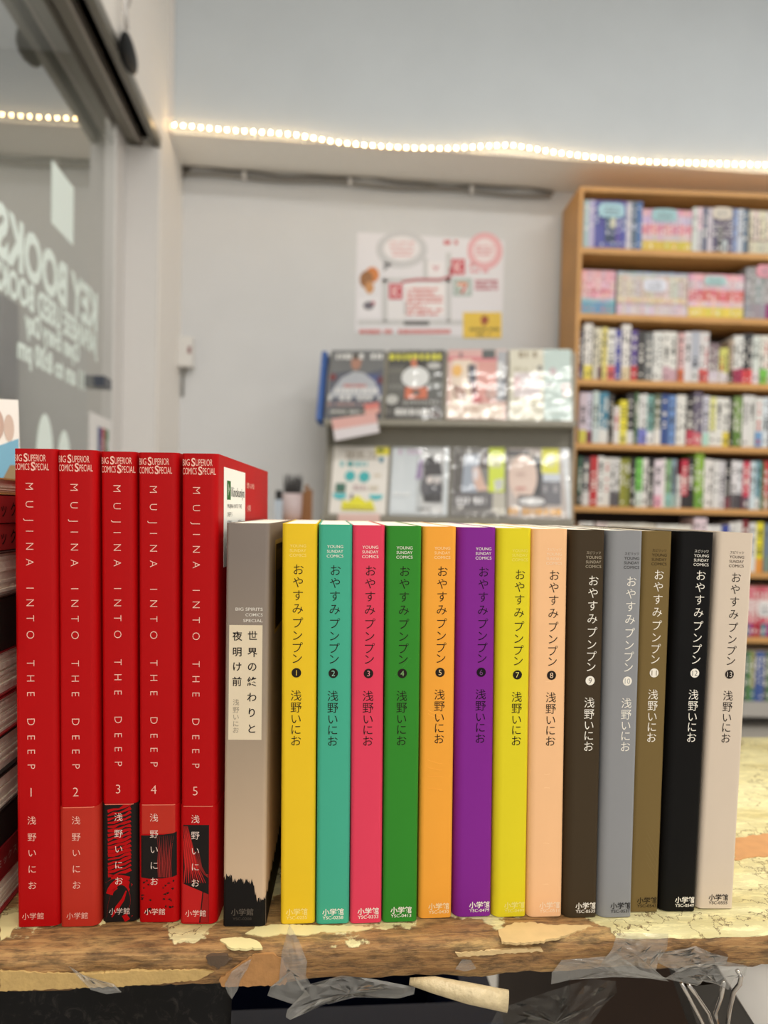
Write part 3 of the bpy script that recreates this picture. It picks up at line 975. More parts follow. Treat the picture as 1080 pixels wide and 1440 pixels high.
for x, y in ((300, 500), (695, 345)):
    rect(mb, w3, x, y, x + 86, y - 100, PRINT, (206, 84, 96))
    g4 = wallmap(0.0028)
    ribbon(mb, g4, [(x + 66, y - 86), (x + 34, y - 50), (x + 66, y - 14)], 13, PRINT, (240, 200, 200))
    ribbon(mb, g4, [(x + 26, y - 88), (x + 26, y - 12)], 12, PRINT, (240, 200, 200))
rect(mb, w2, 705, 480, 825, 368, PRINT, (176, 190, 184))
g4 = wallmap(0.0028)
rect(mb, w3, 728, 460, 802, 390, PRINT, (226, 226, 222))
poly(mb, g4, [(735, 395), (795, 395), (795, 412), (735, 412)], PRINT, (226, 130, 70))
poly(mb, g4, [(780, 412), (795, 412), (772, 462), (752, 462)], PRINT, (200, 70, 60))
rect(mb, g4, 735, 452, 750, 425, PRINT, (70, 130, 100))
for k in range(3):
    scribble(mb, w2, 845, 990, 385 + 24 * k, 17, PRINT, (190, 96, 112), rnd, 0.2)
scribble(mb, w2, 815, 945, 322, 20, PRINT, (226, 150, 158), rnd, 0.2)
ellipse(mb, w1, 195, 345, 44, 50, PRINT, (214, 130, 62))
ellipse(mb, w2, 158, 375, 42, 56, PRINT, (156, 104, 56))
ellipse(mb, w3, 178, 425, 28, 40, PRINT, (206, 148, 92))
rect(mb, w1, 110, 612, 240, 490, PRINT, (238, 236, 240))
ellipse(mb, w2, 172, 540, 34, 26, PRINT, (118, 112, 122))
ellipse(mb, w2, 200, 525, 14, 14, PRINT, (206, 120, 130))
scribble(mb, w2, 115, 690, 704, 26, PRINT, (214, 116, 112), rnd, 0.15)
rect(mb, w2, 770, 745, 1012, 582, PRINT, (236, 200, 70))
ellipse(mb, w3, 905, 632, 26, 28, PRINT, (196, 110, 50))
poly(mb, g4, [(880, 612), (912, 606), (930, 620), (905, 668), (890, 660), (905, 628)], PRINT, (150, 60, 40))
for k in range(2):
    scribble(mb, w3, 795 + 60 * k, 998 - 60 * k, 690 + 32 * k, 17, PRINT, (120, 96, 40), rnd, 0.2)
po = mb.build('poster', None, (0, WY, 0))
tag(po, 'white map poster with speech bubbles taped to the back wall', 'poster')

# conduit along the corner under the beam
cz = SOF - 0.022
t = thing('cable_conduit', 'grey cable conduit running under the beam on the back wall', 'pipe', (0, 0, 0))
mb = MB()
pts = []
for k in range(40):
    x = LX + 0.005 + k * 0.036
    if x > 0.88:
        break
    pts.append((x, WY - 0.012, cz + 0.004 * math.sin(k * 0.5) - 0.004))
mb.tube(pts, 0.008, mat('conduit_grey', (150, 146, 140), 0.5))
mb.build('conduit_pipe', t)
mb = MB()
pts = [(LX + 0.01 + k * 0.03, WY - 0.02, cz + 0.013 + 0.007 * math.sin(k * 0.33 + 0.5) + 0.003 * math.sin(k * 0.9)) for k in range(48)]
pts = [p for p in pts if p[0] < 0.88]
mb.tube(pts, 0.0042, mat('cable_grey', (120, 114, 106), 0.5), 6)
mb.build('cable', t)
for k in (6, 17, 30):
    mb = MB()
    mb.box((LX + 0.005 + k * 0.036, WY - 0.028, cz - 0.014), (LX + 0.02 + k * 0.036, WY - 0.0005, cz + 0.012), WHITE_METAL)
    mb.build('pipe_clip', t)
mb = MB()
mb.add([(LX + 0.001, WY - 0.001, cz - 0.02), (LX + 0.03, WY - 0.001, cz + 0.02), (LX + 0.001, WY - 0.03, cz + 0.02), (LX + 0.001, WY - 0.001, cz + 0.02)], [(0, 1, 2), (0, 1, 3), (1, 2, 3), (0, 2, 3)], mat('conduit_dark', (92, 86, 80), 0.6))
mb.build('corner_boot', t)

# string of warm bulbs on the beam
led_px = [(229, 168), (244, 175.6), (270, 178), (300, 181), (330, 183.5), (372, 186), (416, 189.5), (446, 195), (473, 200), (500, 203), (540, 206), (578, 208), (624, 209), (655, 207.5), (680, 205.6), (716, 203.8), (745, 208), (772, 213), (818, 219.3), (860, 224), (920, 228), (1000, 230), (1080, 232), (1140, 236)]
path = [on_y(px, py, BY - 0.020) for px, py in led_px]
path[0] = on_y(233, 172, BY - 0.020)
LEDM, n, l, b = new_mat('warm_bulb')
b.inputs['Base Color'].default_value = (1, 0.9, 0.7, 1)
b.inputs['Emission Color'].default_value = (1.0, 0.66, 0.30, 1)
b.inputs['Emission Strength'].default_value = 48.0
t = thing('string_lights', 'string of glowing warm bulbs hung along the beam', 'string lights', tuple(path[0]))
mb = MB(); mb.tube([p - path[0] + Vector((0, 0.008, 0.001)) for p in path], 0.0022, mat('clear_cord', (206, 190, 160), 0.4), 6)
mb.build('light_cord', t)
mb = MB()
mb.lathe([(0.0001, -0.0058), (0.003, -0.0052), (0.0048, -0.003), (0.0054, 0.0), (0.0048, 0.003), (0.003, 0.0052), (0.0001, 0.0058)], LEDM, 10)
mb.v = [(x * 0.56, y * 0.56, z * 0.7) for x, y, z in mb.v]
bulb0 = mb.build('bulb', t)
step, acc, first = 0.0292, 0.0, True
for a, c in zip(path, path[1:]):
    seg = (c - a).length
    while acc < seg:
        p = a.lerp(c, acc / seg) - path[0]
        if first:
            bulb0.location = p; first = False
        else:
            o = bulb0.copy(); COL.objects.link(o); o.parent = t; o.location = p
        acc += step
    acc -= seg

# hook with a black fob, above the door track
p0 = on_x(172, 74, LX)
t = thing('hanging_fob', 'black teardrop fob hanging from a white hook above the door track', 'fob', tuple(p0))
mb = MB()
mb.lathe([(0.0005, 0.048), (0.008, 0.043), (0.016, 0.028), (0.022, 0.008), (0.024, -0.010), (0.021, -0.028), (0.013, -0.040), (0.0005, -0.045)], mat('fob_black', (9, 9, 10), 0.5, spec=0.15), 20)
o = mb.build('fob_body', t, (0.015, 0, 0)); o.rotation_euler = (0.3, 0, 0); o.scale = (0.6, 3.3, 1.0)
mb = MB()
mb.tube([(0.004, 0.02, 0.13), (0.012, 0.015, 0.145), (0.02, -0.005, 0.15), (0.024, -0.03, 0.14), (0.024, -0.06, 0.115), (0.022, -0.06, 0.085), (0.019, -0.03, 0.04)], 0.006, WHITE_METAL, 8)
mb.build('hook', t)

# small wall box
p0 = on_y(263, 498, WY)
t = thing('wall_switch_box', 'small white switch box low on the back wall beside the door jamb', 'switch', (p0.x, WY, p0.z))
mb = MB(); mb.box((-0.030, -0.05, -0.055), (0.030, 0, 0.055), mat('switch_plastic', (222, 220, 216), 0.4)); mb.build('switch_case', t)
mb = MB(); mb.box((0.012, -0.0525, -0.008), (0.024, -0.05, 0.018), mat('switch_red', (150, 110, 110), 0.4)); mb.build('switch_button', t)
mb = MB(); mb.tube([(0.0, -0.022, -0.055), (-0.006, -0.02, -0.07), (-0.012, -0.008, -0.085), (-0.014, -0.004, -0.16)], 0.004, GREY_METAL, 6); mb.build('switch_cable', t)

# payment card sign on the glass
mb = MB()
q = lambda u, v: (GX + 0.0035, 2.055 + u, EYE.z + v)
mb.box((GX + 0.0014, 2.055, EYE.z + 0.08), (GX + 0.0030, 2.262, EYE.z + 0.258), PRINT, (236, 234, 232))
for k, c in enumerate(((40, 62, 130), (176, 44, 60), (60, 120, 70))):
    rect(mb, q, 0.07 + k * 0.036, 0.13, 0.102 + k * 0.036, 0.225, PRINT, c)
    v, f = glyph('JCB'[k], 0.0)
    mb.add([(GX + 0.004, 2.055 + 0.1 + k * 0.036 - p[0] * 0.036, EYE.z + 0.165 + p[1] * 0.04) for p in v], f, PRINT, (230, 230, 230))
o = mb.build('payment_sign')
tag(o, 'white payment card sign stuck on the glass door edge', 'sign')

# ------------------------------------------------------------------ magazine rack
RO, RPHI = Vector((0.0056, 2.459, 0.0)), math.radians(-11.9)
RM = Matrix.Translation(RO) @ Matrix.Rotation(RPHI, 4, 'Z')
TILT = math.atan2(0.075, 0.25)
rack = thing('magazine_rack', 'grey metal magazine rack with two tilted tiers against the back wall', 'rack', tuple(RO), RPHI)
RKM = mat('rack_grey', (150, 146, 134), 0.5, mottle=0.06)
tiers = [(1.082, 0.0), (0.755, 0.0)]
for sx in (-0.012, 0.842):
    mb = MB()
    mb.add([(sx, -0.0, 0), (sx + 0.006, 0.0, 0), (sx + 0.006, 0.17, 0), (sx, 0.17, 0), (sx, 0.10, 1.33), (sx + 0.006, 0.10, 1.33), (sx + 0.006, 0.17, 1.33), (sx, 0.17, 1.33)],
           [(0, 3, 2, 1), (4, 5, 6, 7), (0, 1, 5, 4), (1, 2, 6, 5), (2, 3, 7, 6), (3, 0, 4, 7)], RKM)
    mb.build('side_panel', rack)
mb = MB(); mb.box((-0.0055, 0.1, 0.05), (0.8415, 0.104, 1.34), RKM); mb.build('back_panel', rack)
for zb, _ in tiers + [(0.43, 0)]:
    mb = MB()
    mb.box((-0.0055, -0.004, zb - 0.012), (0.8415, 0.099, zb - 0.006), RKM)
    mb.box((-0.0055, -0.006, zb - 0.012), (0.8415, -0.002, zb + 0.006), RKM)
    mb.add([(-0.0055, 0.012, zb - 0.006), (0.8415, 0.012, zb - 0.006), (0.8415, 0.012 + 0.075, zb + 0.25), (-0.0055, 0.012 + 0.075, zb + 0.25)], [(0, 1, 2, 3)], RKM)
    mb.build('tilted_shelf', rack)


def magazine(u0, u1, zb, ht, label, draw, base, plastic=True, yoff=0.002, name='magazine', cat='magazine', thick=0.006, roll=0.0):
    g = 'magazines facing out on the grey rack'
    M = RM @ Matrix.Translation((u0, yoff, zb)) @ Matrix.Rotation(-TILT, 4, 'X') @ Matrix.Rotation(roll, 4, 'Y')
    mb = MB()
    ww = u1 - u0
    pm_ = PRINT_PLASTIC if plastic else PRINT
    nx, nz = 6, 8
    def bow(x, z):
        return 0.003 * math.sin(x * 17 + z * 9 + u0 * 40) * (1 if plastic else 0.3)
    mb.box((0.001, 0.0008, 0.001), (ww - 0.001, thick, ht - 0.001), PAGES)
    mb.box((0, 0, 0), (ww, 0.0008, ht), pm_, base)
    lev = [0]

    def m_(u, v):
        return (min(max(u, 0), 1) * ww, -0.0003 - lev[0] * 0.00025, min(max(v, 0), 1) * ht)
    draw(mb, m_, pm_, lev)
    o = mb.build(name)
    o.matrix_world = M
    tag(o, label, cat, g)
    return o


def art(x0, y0, x1, y1):
    return lambda X, Y: ((X - x0) / (x1 - x0), 1 - (Y - y0) / (y1 - y0))


def drawer(frame, items, seed):
    """items: ('r', x0,y0,x1,y1,col) rectangles, ('e', cx,cy,rx,ry,col) ellipses, ('p', pts, col), ('s', x0,x1,y,h,col) print lines"""
    fr = art(*frame)
    rr = random.Random(seed)

    def d(mb, m_, pm_, lev):
        g = lambda X, Y: m_(*fr(X, Y))
        for it in items:
            lev[0] += 1
            if it[0] == 'r':
                rect(mb, g, it[1], it[4], it[3], it[2], pm_, it[5])
            elif it[0] == 'e':
                ellipse(mb, g, it[1], it[2], it[3], it[4], pm_, it[5], 18)
            elif it[0] == 'p':
                poly(mb, g, it[1], pm_, it[2])
            elif it[0] == 's':
                scribble(mb, g, it[1], it[2], it[3], it[4], pm_, it[5], rr)
    return d


T1, T2 = 1.090, 0.764
HT1, HT2 = 0.262, 0.250
magazine(0.0, 0.19, T1, HT1, 'dark magazine showing a man in a pale suit, leftmost of the upper tier', drawer((95, 60, 500, 580), [
    ('p', [(95, 580), (95, 240), (250, 220), (300, 260), (500, 200), (500, 580)], (86, 90, 104)),
    ('p', [(330, 240), (470, 250), (500, 420), (380, 400)], (70, 84, 132)),
    ('p', [(110, 390), (190, 270), (280, 225), (350, 235), (440, 300), (480, 390), (440, 420), (120, 420)], (176, 180, 188)),
    ('e', 290, 155, 40, 58, (176, 130, 112)), ('e', 288, 112, 40, 20, (96, 88, 82)),
    ('e', 122, 268, 26, 26, (120, 46, 50)), ('e', 480, 292, 22, 30, (104, 44, 58)),
    ('s', 135, 490, 110, 44, (228, 228, 226)), ('s', 210, 380, 335, 22, (206, 120, 110)), ('s', 150, 480, 372, 40, (226, 226, 226)), ('s', 100, 495, 425, 44, (214, 214, 214)),
    ('s', 100, 400, 475, 26, (170, 140, 136)), ('r', 120, 500, 390, 565, (92, 92, 90)), ('s', 130, 380, 530, 22, (190, 190, 186))], 1), (112, 114, 116))
magazine(0.206, 0.398, T1, HT1, 'dark magazine with yellow title and a figure in a white shirt, upper tier', drawer((570, 70, 970, 590), [
    ('r', 570, 190, 690, 440, (96, 96, 92)), ('r', 850, 220, 965, 440, (90, 92, 90)), ('s', 575, 680, 230, 30, (120, 118, 110)), ('s', 570, 690, 350, 30, (130, 130, 126)), ('s', 860, 960, 330, 30, (130, 134, 130)),
    ('s', 575, 955, 125, 46, (226, 222, 70)), ('s', 580, 940, 82, 14, (170, 170, 166)), ('r', 700, 355, 860, 440, (206, 110, 78)), ('e', 770, 280, 100, 82, (222, 224, 224)), ('e', 757, 172, 28, 34, (200, 120, 90)), ('e', 795, 165, 26, 20, (54, 50, 50)), ('e', 780, 395, 30, 24, (110, 84, 76)),
    ('e', 900, 195, 50, 26, (190, 190, 188)), ('e', 610, 450, 46, 36, (190, 190, 186)), ('s', 690, 960, 470, 34, (150, 150, 146)), ('s', 640, 900, 540, 48, (222, 222, 220)), ('s', 570, 640, 540, 40, (110, 108, 104)), ('s', 900, 960, 560, 30, (120, 100, 98))], 2), (72, 70, 68))
magazine(0.412, 0.612, T1, HT1, 'pale pink illustrated magazine with a bicycle wheel on its cover, upper tier', drawer((20, 85, 530, 605), [
    ('r', 20, 85, 330, 160, (216, 170, 166)), ('r', 20, 140, 450, 175, (214, 130, 136)), ('r', 60, 160, 230, 500, (232, 214, 196)), ('r', 280, 180, 445, 480, (216, 156, 148)), ('r', 318, 88, 430, 152, (82, 88, 88)), ('e', 130, 128, 16, 24, (150, 120, 120)),
    ('e', 102, 245, 44, 44, (236, 184, 98)), ('p', [(195, 200), (258, 200), (272, 330), (205, 340)], (74, 74, 88)), ('p', [(215, 330), (262, 330), (290, 470), (250, 470)], (120, 76, 84)), ('p', [(240, 420), (320, 440), (320, 480), (250, 490)], (196, 100, 104)),
    ('e', 410, 410, 52, 54, (150, 128, 124)), ('e', 410, 410, 40, 42, (216, 180, 172)), ('e', 408, 412, 14, 16, (170, 140, 134)), ('e', 130, 410, 50, 50, (170, 130, 118)), ('e', 130, 410, 34, 34, (226, 200, 188)), ('p', [(80, 350), (190, 440), (180, 456), (74, 370)], (140, 96, 88)),
    ('r', 448, 100, 528, 470, (170, 172, 178)), ('p', [(455, 180), (495, 190), (495, 320), (450, 300)], (222, 222, 222)), ('p', [(480, 330), (525, 300), (525, 460), (490, 450)], (86, 90, 104)), ('r', 20, 500, 500, 600, (226, 208, 192)), ('s', 60, 460, 530, 24, (196, 160, 140))], 3), (228, 196, 186))
magazine(0.622, 0.826, T1, HT1, 'cream and aqua magazine in shiny plastic, rightmost of the upper tier', drawer((535, 75, 1010, 600), [
    ('r', 800, 75, 1010, 600, (190, 208, 204)), ('s', 545, 745, 115, 44, (150, 136, 112)), ('r', 570, 250, 770, 440, (214, 204, 206)), ('s', 570, 640, 225, 34, (190, 184, 160)), ('s', 650, 720, 230, 34, (190, 184, 160)), ('s', 565, 620, 330, 90, (214, 184, 186)), ('s', 640, 760, 320, 60, (222, 216, 220)),
    ('s', 580, 660, 450, 26, (176, 166, 130)), ('e', 725, 462, 28, 28, (176, 170, 136)), ('e', 835, 345, 42, 16, (110, 116, 114)), ('e', 770, 220, 18, 22, (130, 130, 124)), ('e', 870, 245, 28, 30, (196, 180, 184)), ('p', [(930, 340), (1000, 330), (1000, 420), (950, 440)], (220, 200, 200)), ('s', 830, 960, 520, 20, (150, 176, 176))], 4), (214, 210, 192))
magazine(0.018, 0.214, T2, HT2, 'white magazine with teal dots and a yellow crown, leftmost of the lower tier', drawer((125, 790, 550, 1340), [
    ('r', 445, 795, 550, 862, (226, 214, 60)), ('e', 485, 822, 26, 18, (120, 130, 50)), ('s', 225, 450, 850, 30, (170, 160, 144)), ('s', 225, 460, 888, 24, (150, 140, 126)), ('s', 180, 390, 938, 42, (130, 190, 192)), ('e', 258, 938, 24, 24, (70, 150, 150)), ('e', 495, 900, 18, 24, (80, 140, 160)),
    ('e', 264, 1036, 40, 42, (66, 176, 180)), ('e', 372, 1042, 42, 44, (66, 176, 180)), ('s', 420, 500, 1030, 24, (206, 192, 170)), ('r', 160, 1098, 236, 1170, (66, 110, 96)), ('p', [(140, 1180), (250, 1180), (240, 1215), (200, 1228), (155, 1215)], (80, 188, 196)), ('p', [(420, 1185), (525, 1185), (515, 1215), (470, 1228), (430, 1215)], (80, 188, 196)),
    ('s', 270, 400, 1130, 40, (196, 176, 176)), ('s', 420, 510, 1130, 30, (200, 190, 170)), ('r', 280, 1180, 296, 1230, (96, 90, 110)), ('p', [(215, 1310), (222, 1230), (265, 1250), (300, 1215), (330, 1190), (365, 1215), (400, 1245), (440, 1225), (475, 1310)], (226, 220, 50)), ('s', 230, 460, 1290, 20, (180, 170, 60))], 5), (230, 226, 220), False)
magazine(0.224, 0.424, T2, HT2, 'silvery plastic-wrapped magazine with two dark-haired figures, lower tier', drawer((590, 820, 1030, 1335), [
    ('r', 830, 830, 1000, 1320, (196, 198, 200)), ('p', [(600, 830), (790, 860), (790, 1310), (600, 1310)], (206, 214, 220)), ('s', 640, 820, 860, 40, (196, 176, 200)), ('p', [(800, 930), (830, 900), (830, 1060), (780, 1070)], (150, 130, 170)), ('e', 880, 955, 44, 62, (38, 36, 42)), ('p', [(845, 960), (960, 900), (985, 1035), (840, 1040)], (54, 52, 58)),
    ('e', 870, 1120, 50, 90, (84, 84, 92)), ('e', 940, 1140, 50, 90, (70, 70, 78)), ('e', 890, 1070, 26, 30, (216, 208, 206)), ('e', 945, 1075, 24, 28, (206, 200, 200)), ('r', 850, 1180, 985, 1235, (44, 44, 50)), ('s', 810, 900, 1288, 18, (90, 90, 96)), ('s', 620, 780, 1180, 30, (226, 230, 232)), ('r', 1000, 820, 1028, 1330, (214, 222, 228))], 6), (186, 192, 196))
magazine(0.434, 0.620, T2, HT2, 'grey magazine with a lime green strip down its cover, lower tier', drawer((70, 800, 505, 1335), [
    ('r', 90, 850, 180, 1180, (84, 80, 78)), ('p', [(150, 1180), (170, 860), (290, 850), (280, 1180)], (158, 168, 184)), ('r', 290, 830, 365, 960, (76, 62, 60)), ('p', [(235, 960), (290, 950), (335, 1080), (370, 1130), (280, 1140), (240, 1050)], (214, 178, 162)), ('e', 262, 1010, 22, 50, (226, 220, 224)), ('r', 365, 800, 490, 1145, (208, 224, 50)), ('r', 380, 880, 465, 955, (214, 216, 170)), ('p', [(410, 1055), (480, 1040), (480, 1120), (420, 1140)], (196, 200, 196)),
    ('r', 400, 1150, 500, 1320, (186, 182, 170)), ('r', 100, 1150, 400, 1270, (96, 94, 98)), ('s', 120, 345, 1215, 50, (222, 222, 226)), ('s', 120, 440, 1305, 26, (120, 116, 118))], 7), (126, 124, 122))
magazine(0.626, 0.832, T2, HT2, 'magazine with a large pale face and yellow corner, rightmost of the lower tier', drawer((540, 800, 1020, 1345), [
    ('p', [(730, 860), (800, 870), (830, 1200), (740, 1200)], (54, 54, 60)), ('r', 540, 820, 700, 870, (90, 88, 92)), ('e', 655, 1030, 112, 180, (220, 196, 184)), ('r', 800, 800, 935, 1000, (222, 220, 80)), ('e', 870, 900, 40, 50, (222, 222, 160)), ('r', 810, 1000, 945, 1060, (200, 208, 220)), ('r', 800, 1060, 950, 1240, (104, 104, 112)), ('s', 815, 920, 1120, 50, (160, 158, 162)),
    ('r', 620, 1170, 830, 1255, (96, 92, 96)), ('e', 725, 1218, 100, 30, (220, 220, 222)), ('s', 548, 950, 1296, 50, (226, 166, 70)), ('p', [(950, 800), (1000, 1340), (1020, 1340), (1010, 800)], (214, 218, 222)), ('e', 640, 1010, 40, 10, (200, 170, 160)), ('e', 640, 1120, 44, 12, (206, 150, 140))], 8), (190, 180, 176))
# blue folder standing at the left end of the upper tier
mb = MB(); mb.box((0, 0, 0), (0.018, 0.05, 0.262), mat('blue_folder', (62, 98, 164), 0.5))
o = mb.build('blue_folder'); o.matrix_world = RM @ Matrix.Translation((-0.034, -0.002, T1 - 0.004)) @ Matrix.Rotation(-TILT, 4, 'X')
tag(o, 'narrow blue folder at the outer end of the upper rack tier', 'folder')
# notices clipped to the rack


def notice(pts, label, cols):
    mb = MB()
    nb = Vector((math.sin(-RPHI), math.cos(RPHI), 0))
    w = []
    for off in (-0.012, -0.0105):
        for X, Y in pts:
            d = ray(440 + X / 5.4, 480 + Y / 5.4)
            tt = ((RO + nb * off - EYE).dot(nb)) / d.dot(nb)
            w.append(RM.inverted() @ (EYE + d * tt))
    N = len(pts)
    mb.add(w[N:] + w[:N], [tuple(range(N - 1, -1, -1)), tuple(range(N, 2 * N))] + [(i, (i + 1) % N, N + (i + 1) % N, N + i) for i in range(N)], PRINT, cols[0])
    a = [w[i] for i in range(N)]
    half = [a[0], a[1], a[1].lerp(a[2], 0.5), a[0].lerp(a[3], 0.5)]
    mb.add([p + Vector((0, -0.0004, 0)) for p in half], [(0, 1, 2, 3)], PRINT, cols[1])
    o = mb.build('price_notice'); o.matrix_world = RM
    tag(o, label, 'notice', None)
    return o


notice([(140, 590), (480, 545), (505, 690), (170, 755)], 'pink and white price notice dangling from the upper rack tier', [(226, 220, 224), (226, 178, 172)])
notice([(190, 1310), (510, 1310), (510, 1385), (190, 1385)], 'pink notice card under the magazine with teal dots', [(226, 190, 182), (228, 196, 188)])
nn = notice([(390, 478), (500, 460), (510, 540), (395, 560)], 'small coral notice tag beside the suited man magazine', [(226, 170, 160), (220, 130, 122)])

# ------------------------------------------------------------------ console with a cup of brushes, behind the books
p0 = on_y(415, 735, 2.2)
ctop = 0.735
t = thing('side_table', 'small wooden side table behind the books beside the magazine rack', 'table', (-0.10, 2.22, 0))
mb = MB(); mb.box((-0.16, -0.10, ctop - 0.02), (0.085, 0.14, ctop), WOODCASE); mb.build('tabletop', t)
for sx in (-0.14, 0.065):
    for sy in (-0.08, 0.12):
        mb = MB(); mb.box((sx - 0.012, sy - 0.012, 0), (sx + 0.012, sy + 0.012, ctop - 0.02), WOODCASE); mb.build('leg', t)
px_c = on_y(411, 700, 2.2)
t = thing('brush_cup', 'greyish pink cup holding a dark tuft of bristles on the side table', 'cup', (px_c.x, 2.2, ctop))
mb = MB(); mb.lathe([(0.0005, 0), (0.026, 0), (0.029, 0.03), (0.031, 0.09), (0.028, 0.09), (0.026, 0.01), (0.0005, 0.008)], mat('pinkish_ceramic', (186, 168, 168), 0.4, mottle=0.12, scale=20)); mb.build('cup_body', t)
mb = MB()
rnd = random.Random(5)
for k in range(90):
    a, r_ = rnd.uniform(0, 6.28), 0.021 * math.sqrt(rnd.random())
    x, y = r_ * math.cos(a), r_ * math.sin(a)
    hz = rnd.uniform(0.125, 0.152)
    mb.tube([(x, y, 0.07), (x * 1.35, y * 1.35, 0.11), (x * 1.5 + rnd.uniform(-.004, .004), y * 1.5, hz)], 0.0016, mat('dark_bristle', (74, 72, 72), 0.7), 5, radii=[0.0016, 0.0016, 0.0007])
mb.build('bristle_tuft', t)
q0 = on_y(431, 700, 2.22)
mb = MB()
for k, (dx, hz) in enumerate(((-0.012, 0.095), (0.0, 0.118), (0.012, 0.104))):
    mb.box((dx - 0.006, -0.012, 0), (dx + 0.0058, 0.012, hz), mat('brown_wood', (136, 92, 52), 0.5))
o = mb.build('wooden_block', None, (q0.x, 2.24, ctop)); tag(o, 'small stepped brown wooden block beside the bristle cup', 'block')
q0 = on_y(393, 700, 2.2)
mb = MB(); mb.box((-0.014, -0.01, 0), (0.011, 0.02, 0.07), mat('pale_blue_box', (176, 190, 204), 0.5)); mb.box((-0.012, -0.006, 0.07), (0.009, 0.016, 0.098), BLACK)
o = mb.build('small_bottle', None, (q0.x, 2.2, ctop)); tag(o, 'pale blue bottle with black cap beside the bristle cup', 'bottle')

# ------------------------------------------------------------------ bookcase
BPHI = math.radians(-3.0)
c0 = on_y(814.5, 300, 2.508)
BO = Vector((c0.x, 2.508, 0.0))
BM = Matrix.Translation(BO) @ Matrix.Rotation(BPHI, 4, 'Z')
bn = Vector((math.sin(-BPHI), math.cos(BPHI), 0)); bd = Vector((math.cos(BPHI), math.sin(BPHI), 0))


def on_case(px, py, off=0.0):
    d = ray(px, py)
    tt = ((BO + bn * off - EYE).dot(bn)) / d.dot(bn)
    p = EYE + d * tt - BO
    return p.dot(bd), p.z


zs = [on_case(818, y)[1] for y in (347.5, 440, 532.5, 622.5, 711, 800, 892, 984)]
ztop = on_case(818, 262)[1]
CW, CD = 0.98, 0.215
case = thing('bookcase', 'tall brown wooden bookcase packed with books against the back wall', 'bookcase', tuple(BO), BPHI)
for sx in (-0.0, CW - 0.0145):
    mb = MB(); mb.box((sx, 0, 0), (sx + 0.0145, CD, ztop), WOODCASE); mb.build('side_panel', case)
mb = MB(); mb.box((0.0147, 0.0, ztop - 0.016), (CW - 0.0147, CD, ztop), WOODCASE); mb.build('top_panel', case)
mb = MB(); mb.box((0.0147, CD - 0.006, 0.06), (CW - 0.0147, CD, ztop - 0.0162), mat('bookcase_back_shaded', (60, 43, 28), 0.6, mottle=0.12)); mb.build('back_panel', case)  # back panel colour darkened to stand in for shade inside the shelves
for k, z in enumerate(zs):
    mb = MB()
    if k == 7:
        mb.box((0.0147, 0.0, z - 0.055), (CW - 0.0147, CD - 0.0065, z), mat('plinth_grey', (176, 172, 166), 0.5))
        o = mb.build('plinth', case)
    else:
        mb.box((0.0147, 0.0, z - 0.021), (CW - 0.0147, CD - 0.0065, z), WOODCASE)
        o = mb.build('shelf', case)

COLN = [('white', (222, 220, 214)), ('cream', (226, 214, 184)), ('grey', (140, 142, 146)), ('black', (44, 42, 42)), ('red', (176, 44, 50)), ('pink', (222, 160, 168)), ('yellow', (222, 206, 60)), ('green', (86, 150, 60)), ('olive', (134, 134, 50)), ('teal', (76, 150, 156)), ('navy', (48, 66, 120)), ('blue', (96, 128, 180)), ('indigo', (70, 64, 140)), ('lilac', (176, 166, 190)), ('brown', (96, 74, 56)), ('orange', (216, 130, 70))]


def cname(c):
    return min(COLN, key=lambda q: sum((a - b) ** 2 for a, b in zip(q[1], c)))[0]


ORD = ['', 'first', 'second', 'third', 'fourth', 'fifth', 'sixth', 'seventh', 'eighth', 'ninth', 'tenth'] + ['%dth' % k for k in range(11, 21)] + ['21st', '22nd', '23rd'] + ['%dth' % k for k in range(24, 31)] + ['31st', '32nd', '33rd'] + ['%dth' % k for k in range(34, 60)]
SHELF = ['top', 'second', 'third', 'fourth', 'fifth', 'sixth', 'seventh', 'bottom']
cnt = [0] * 8


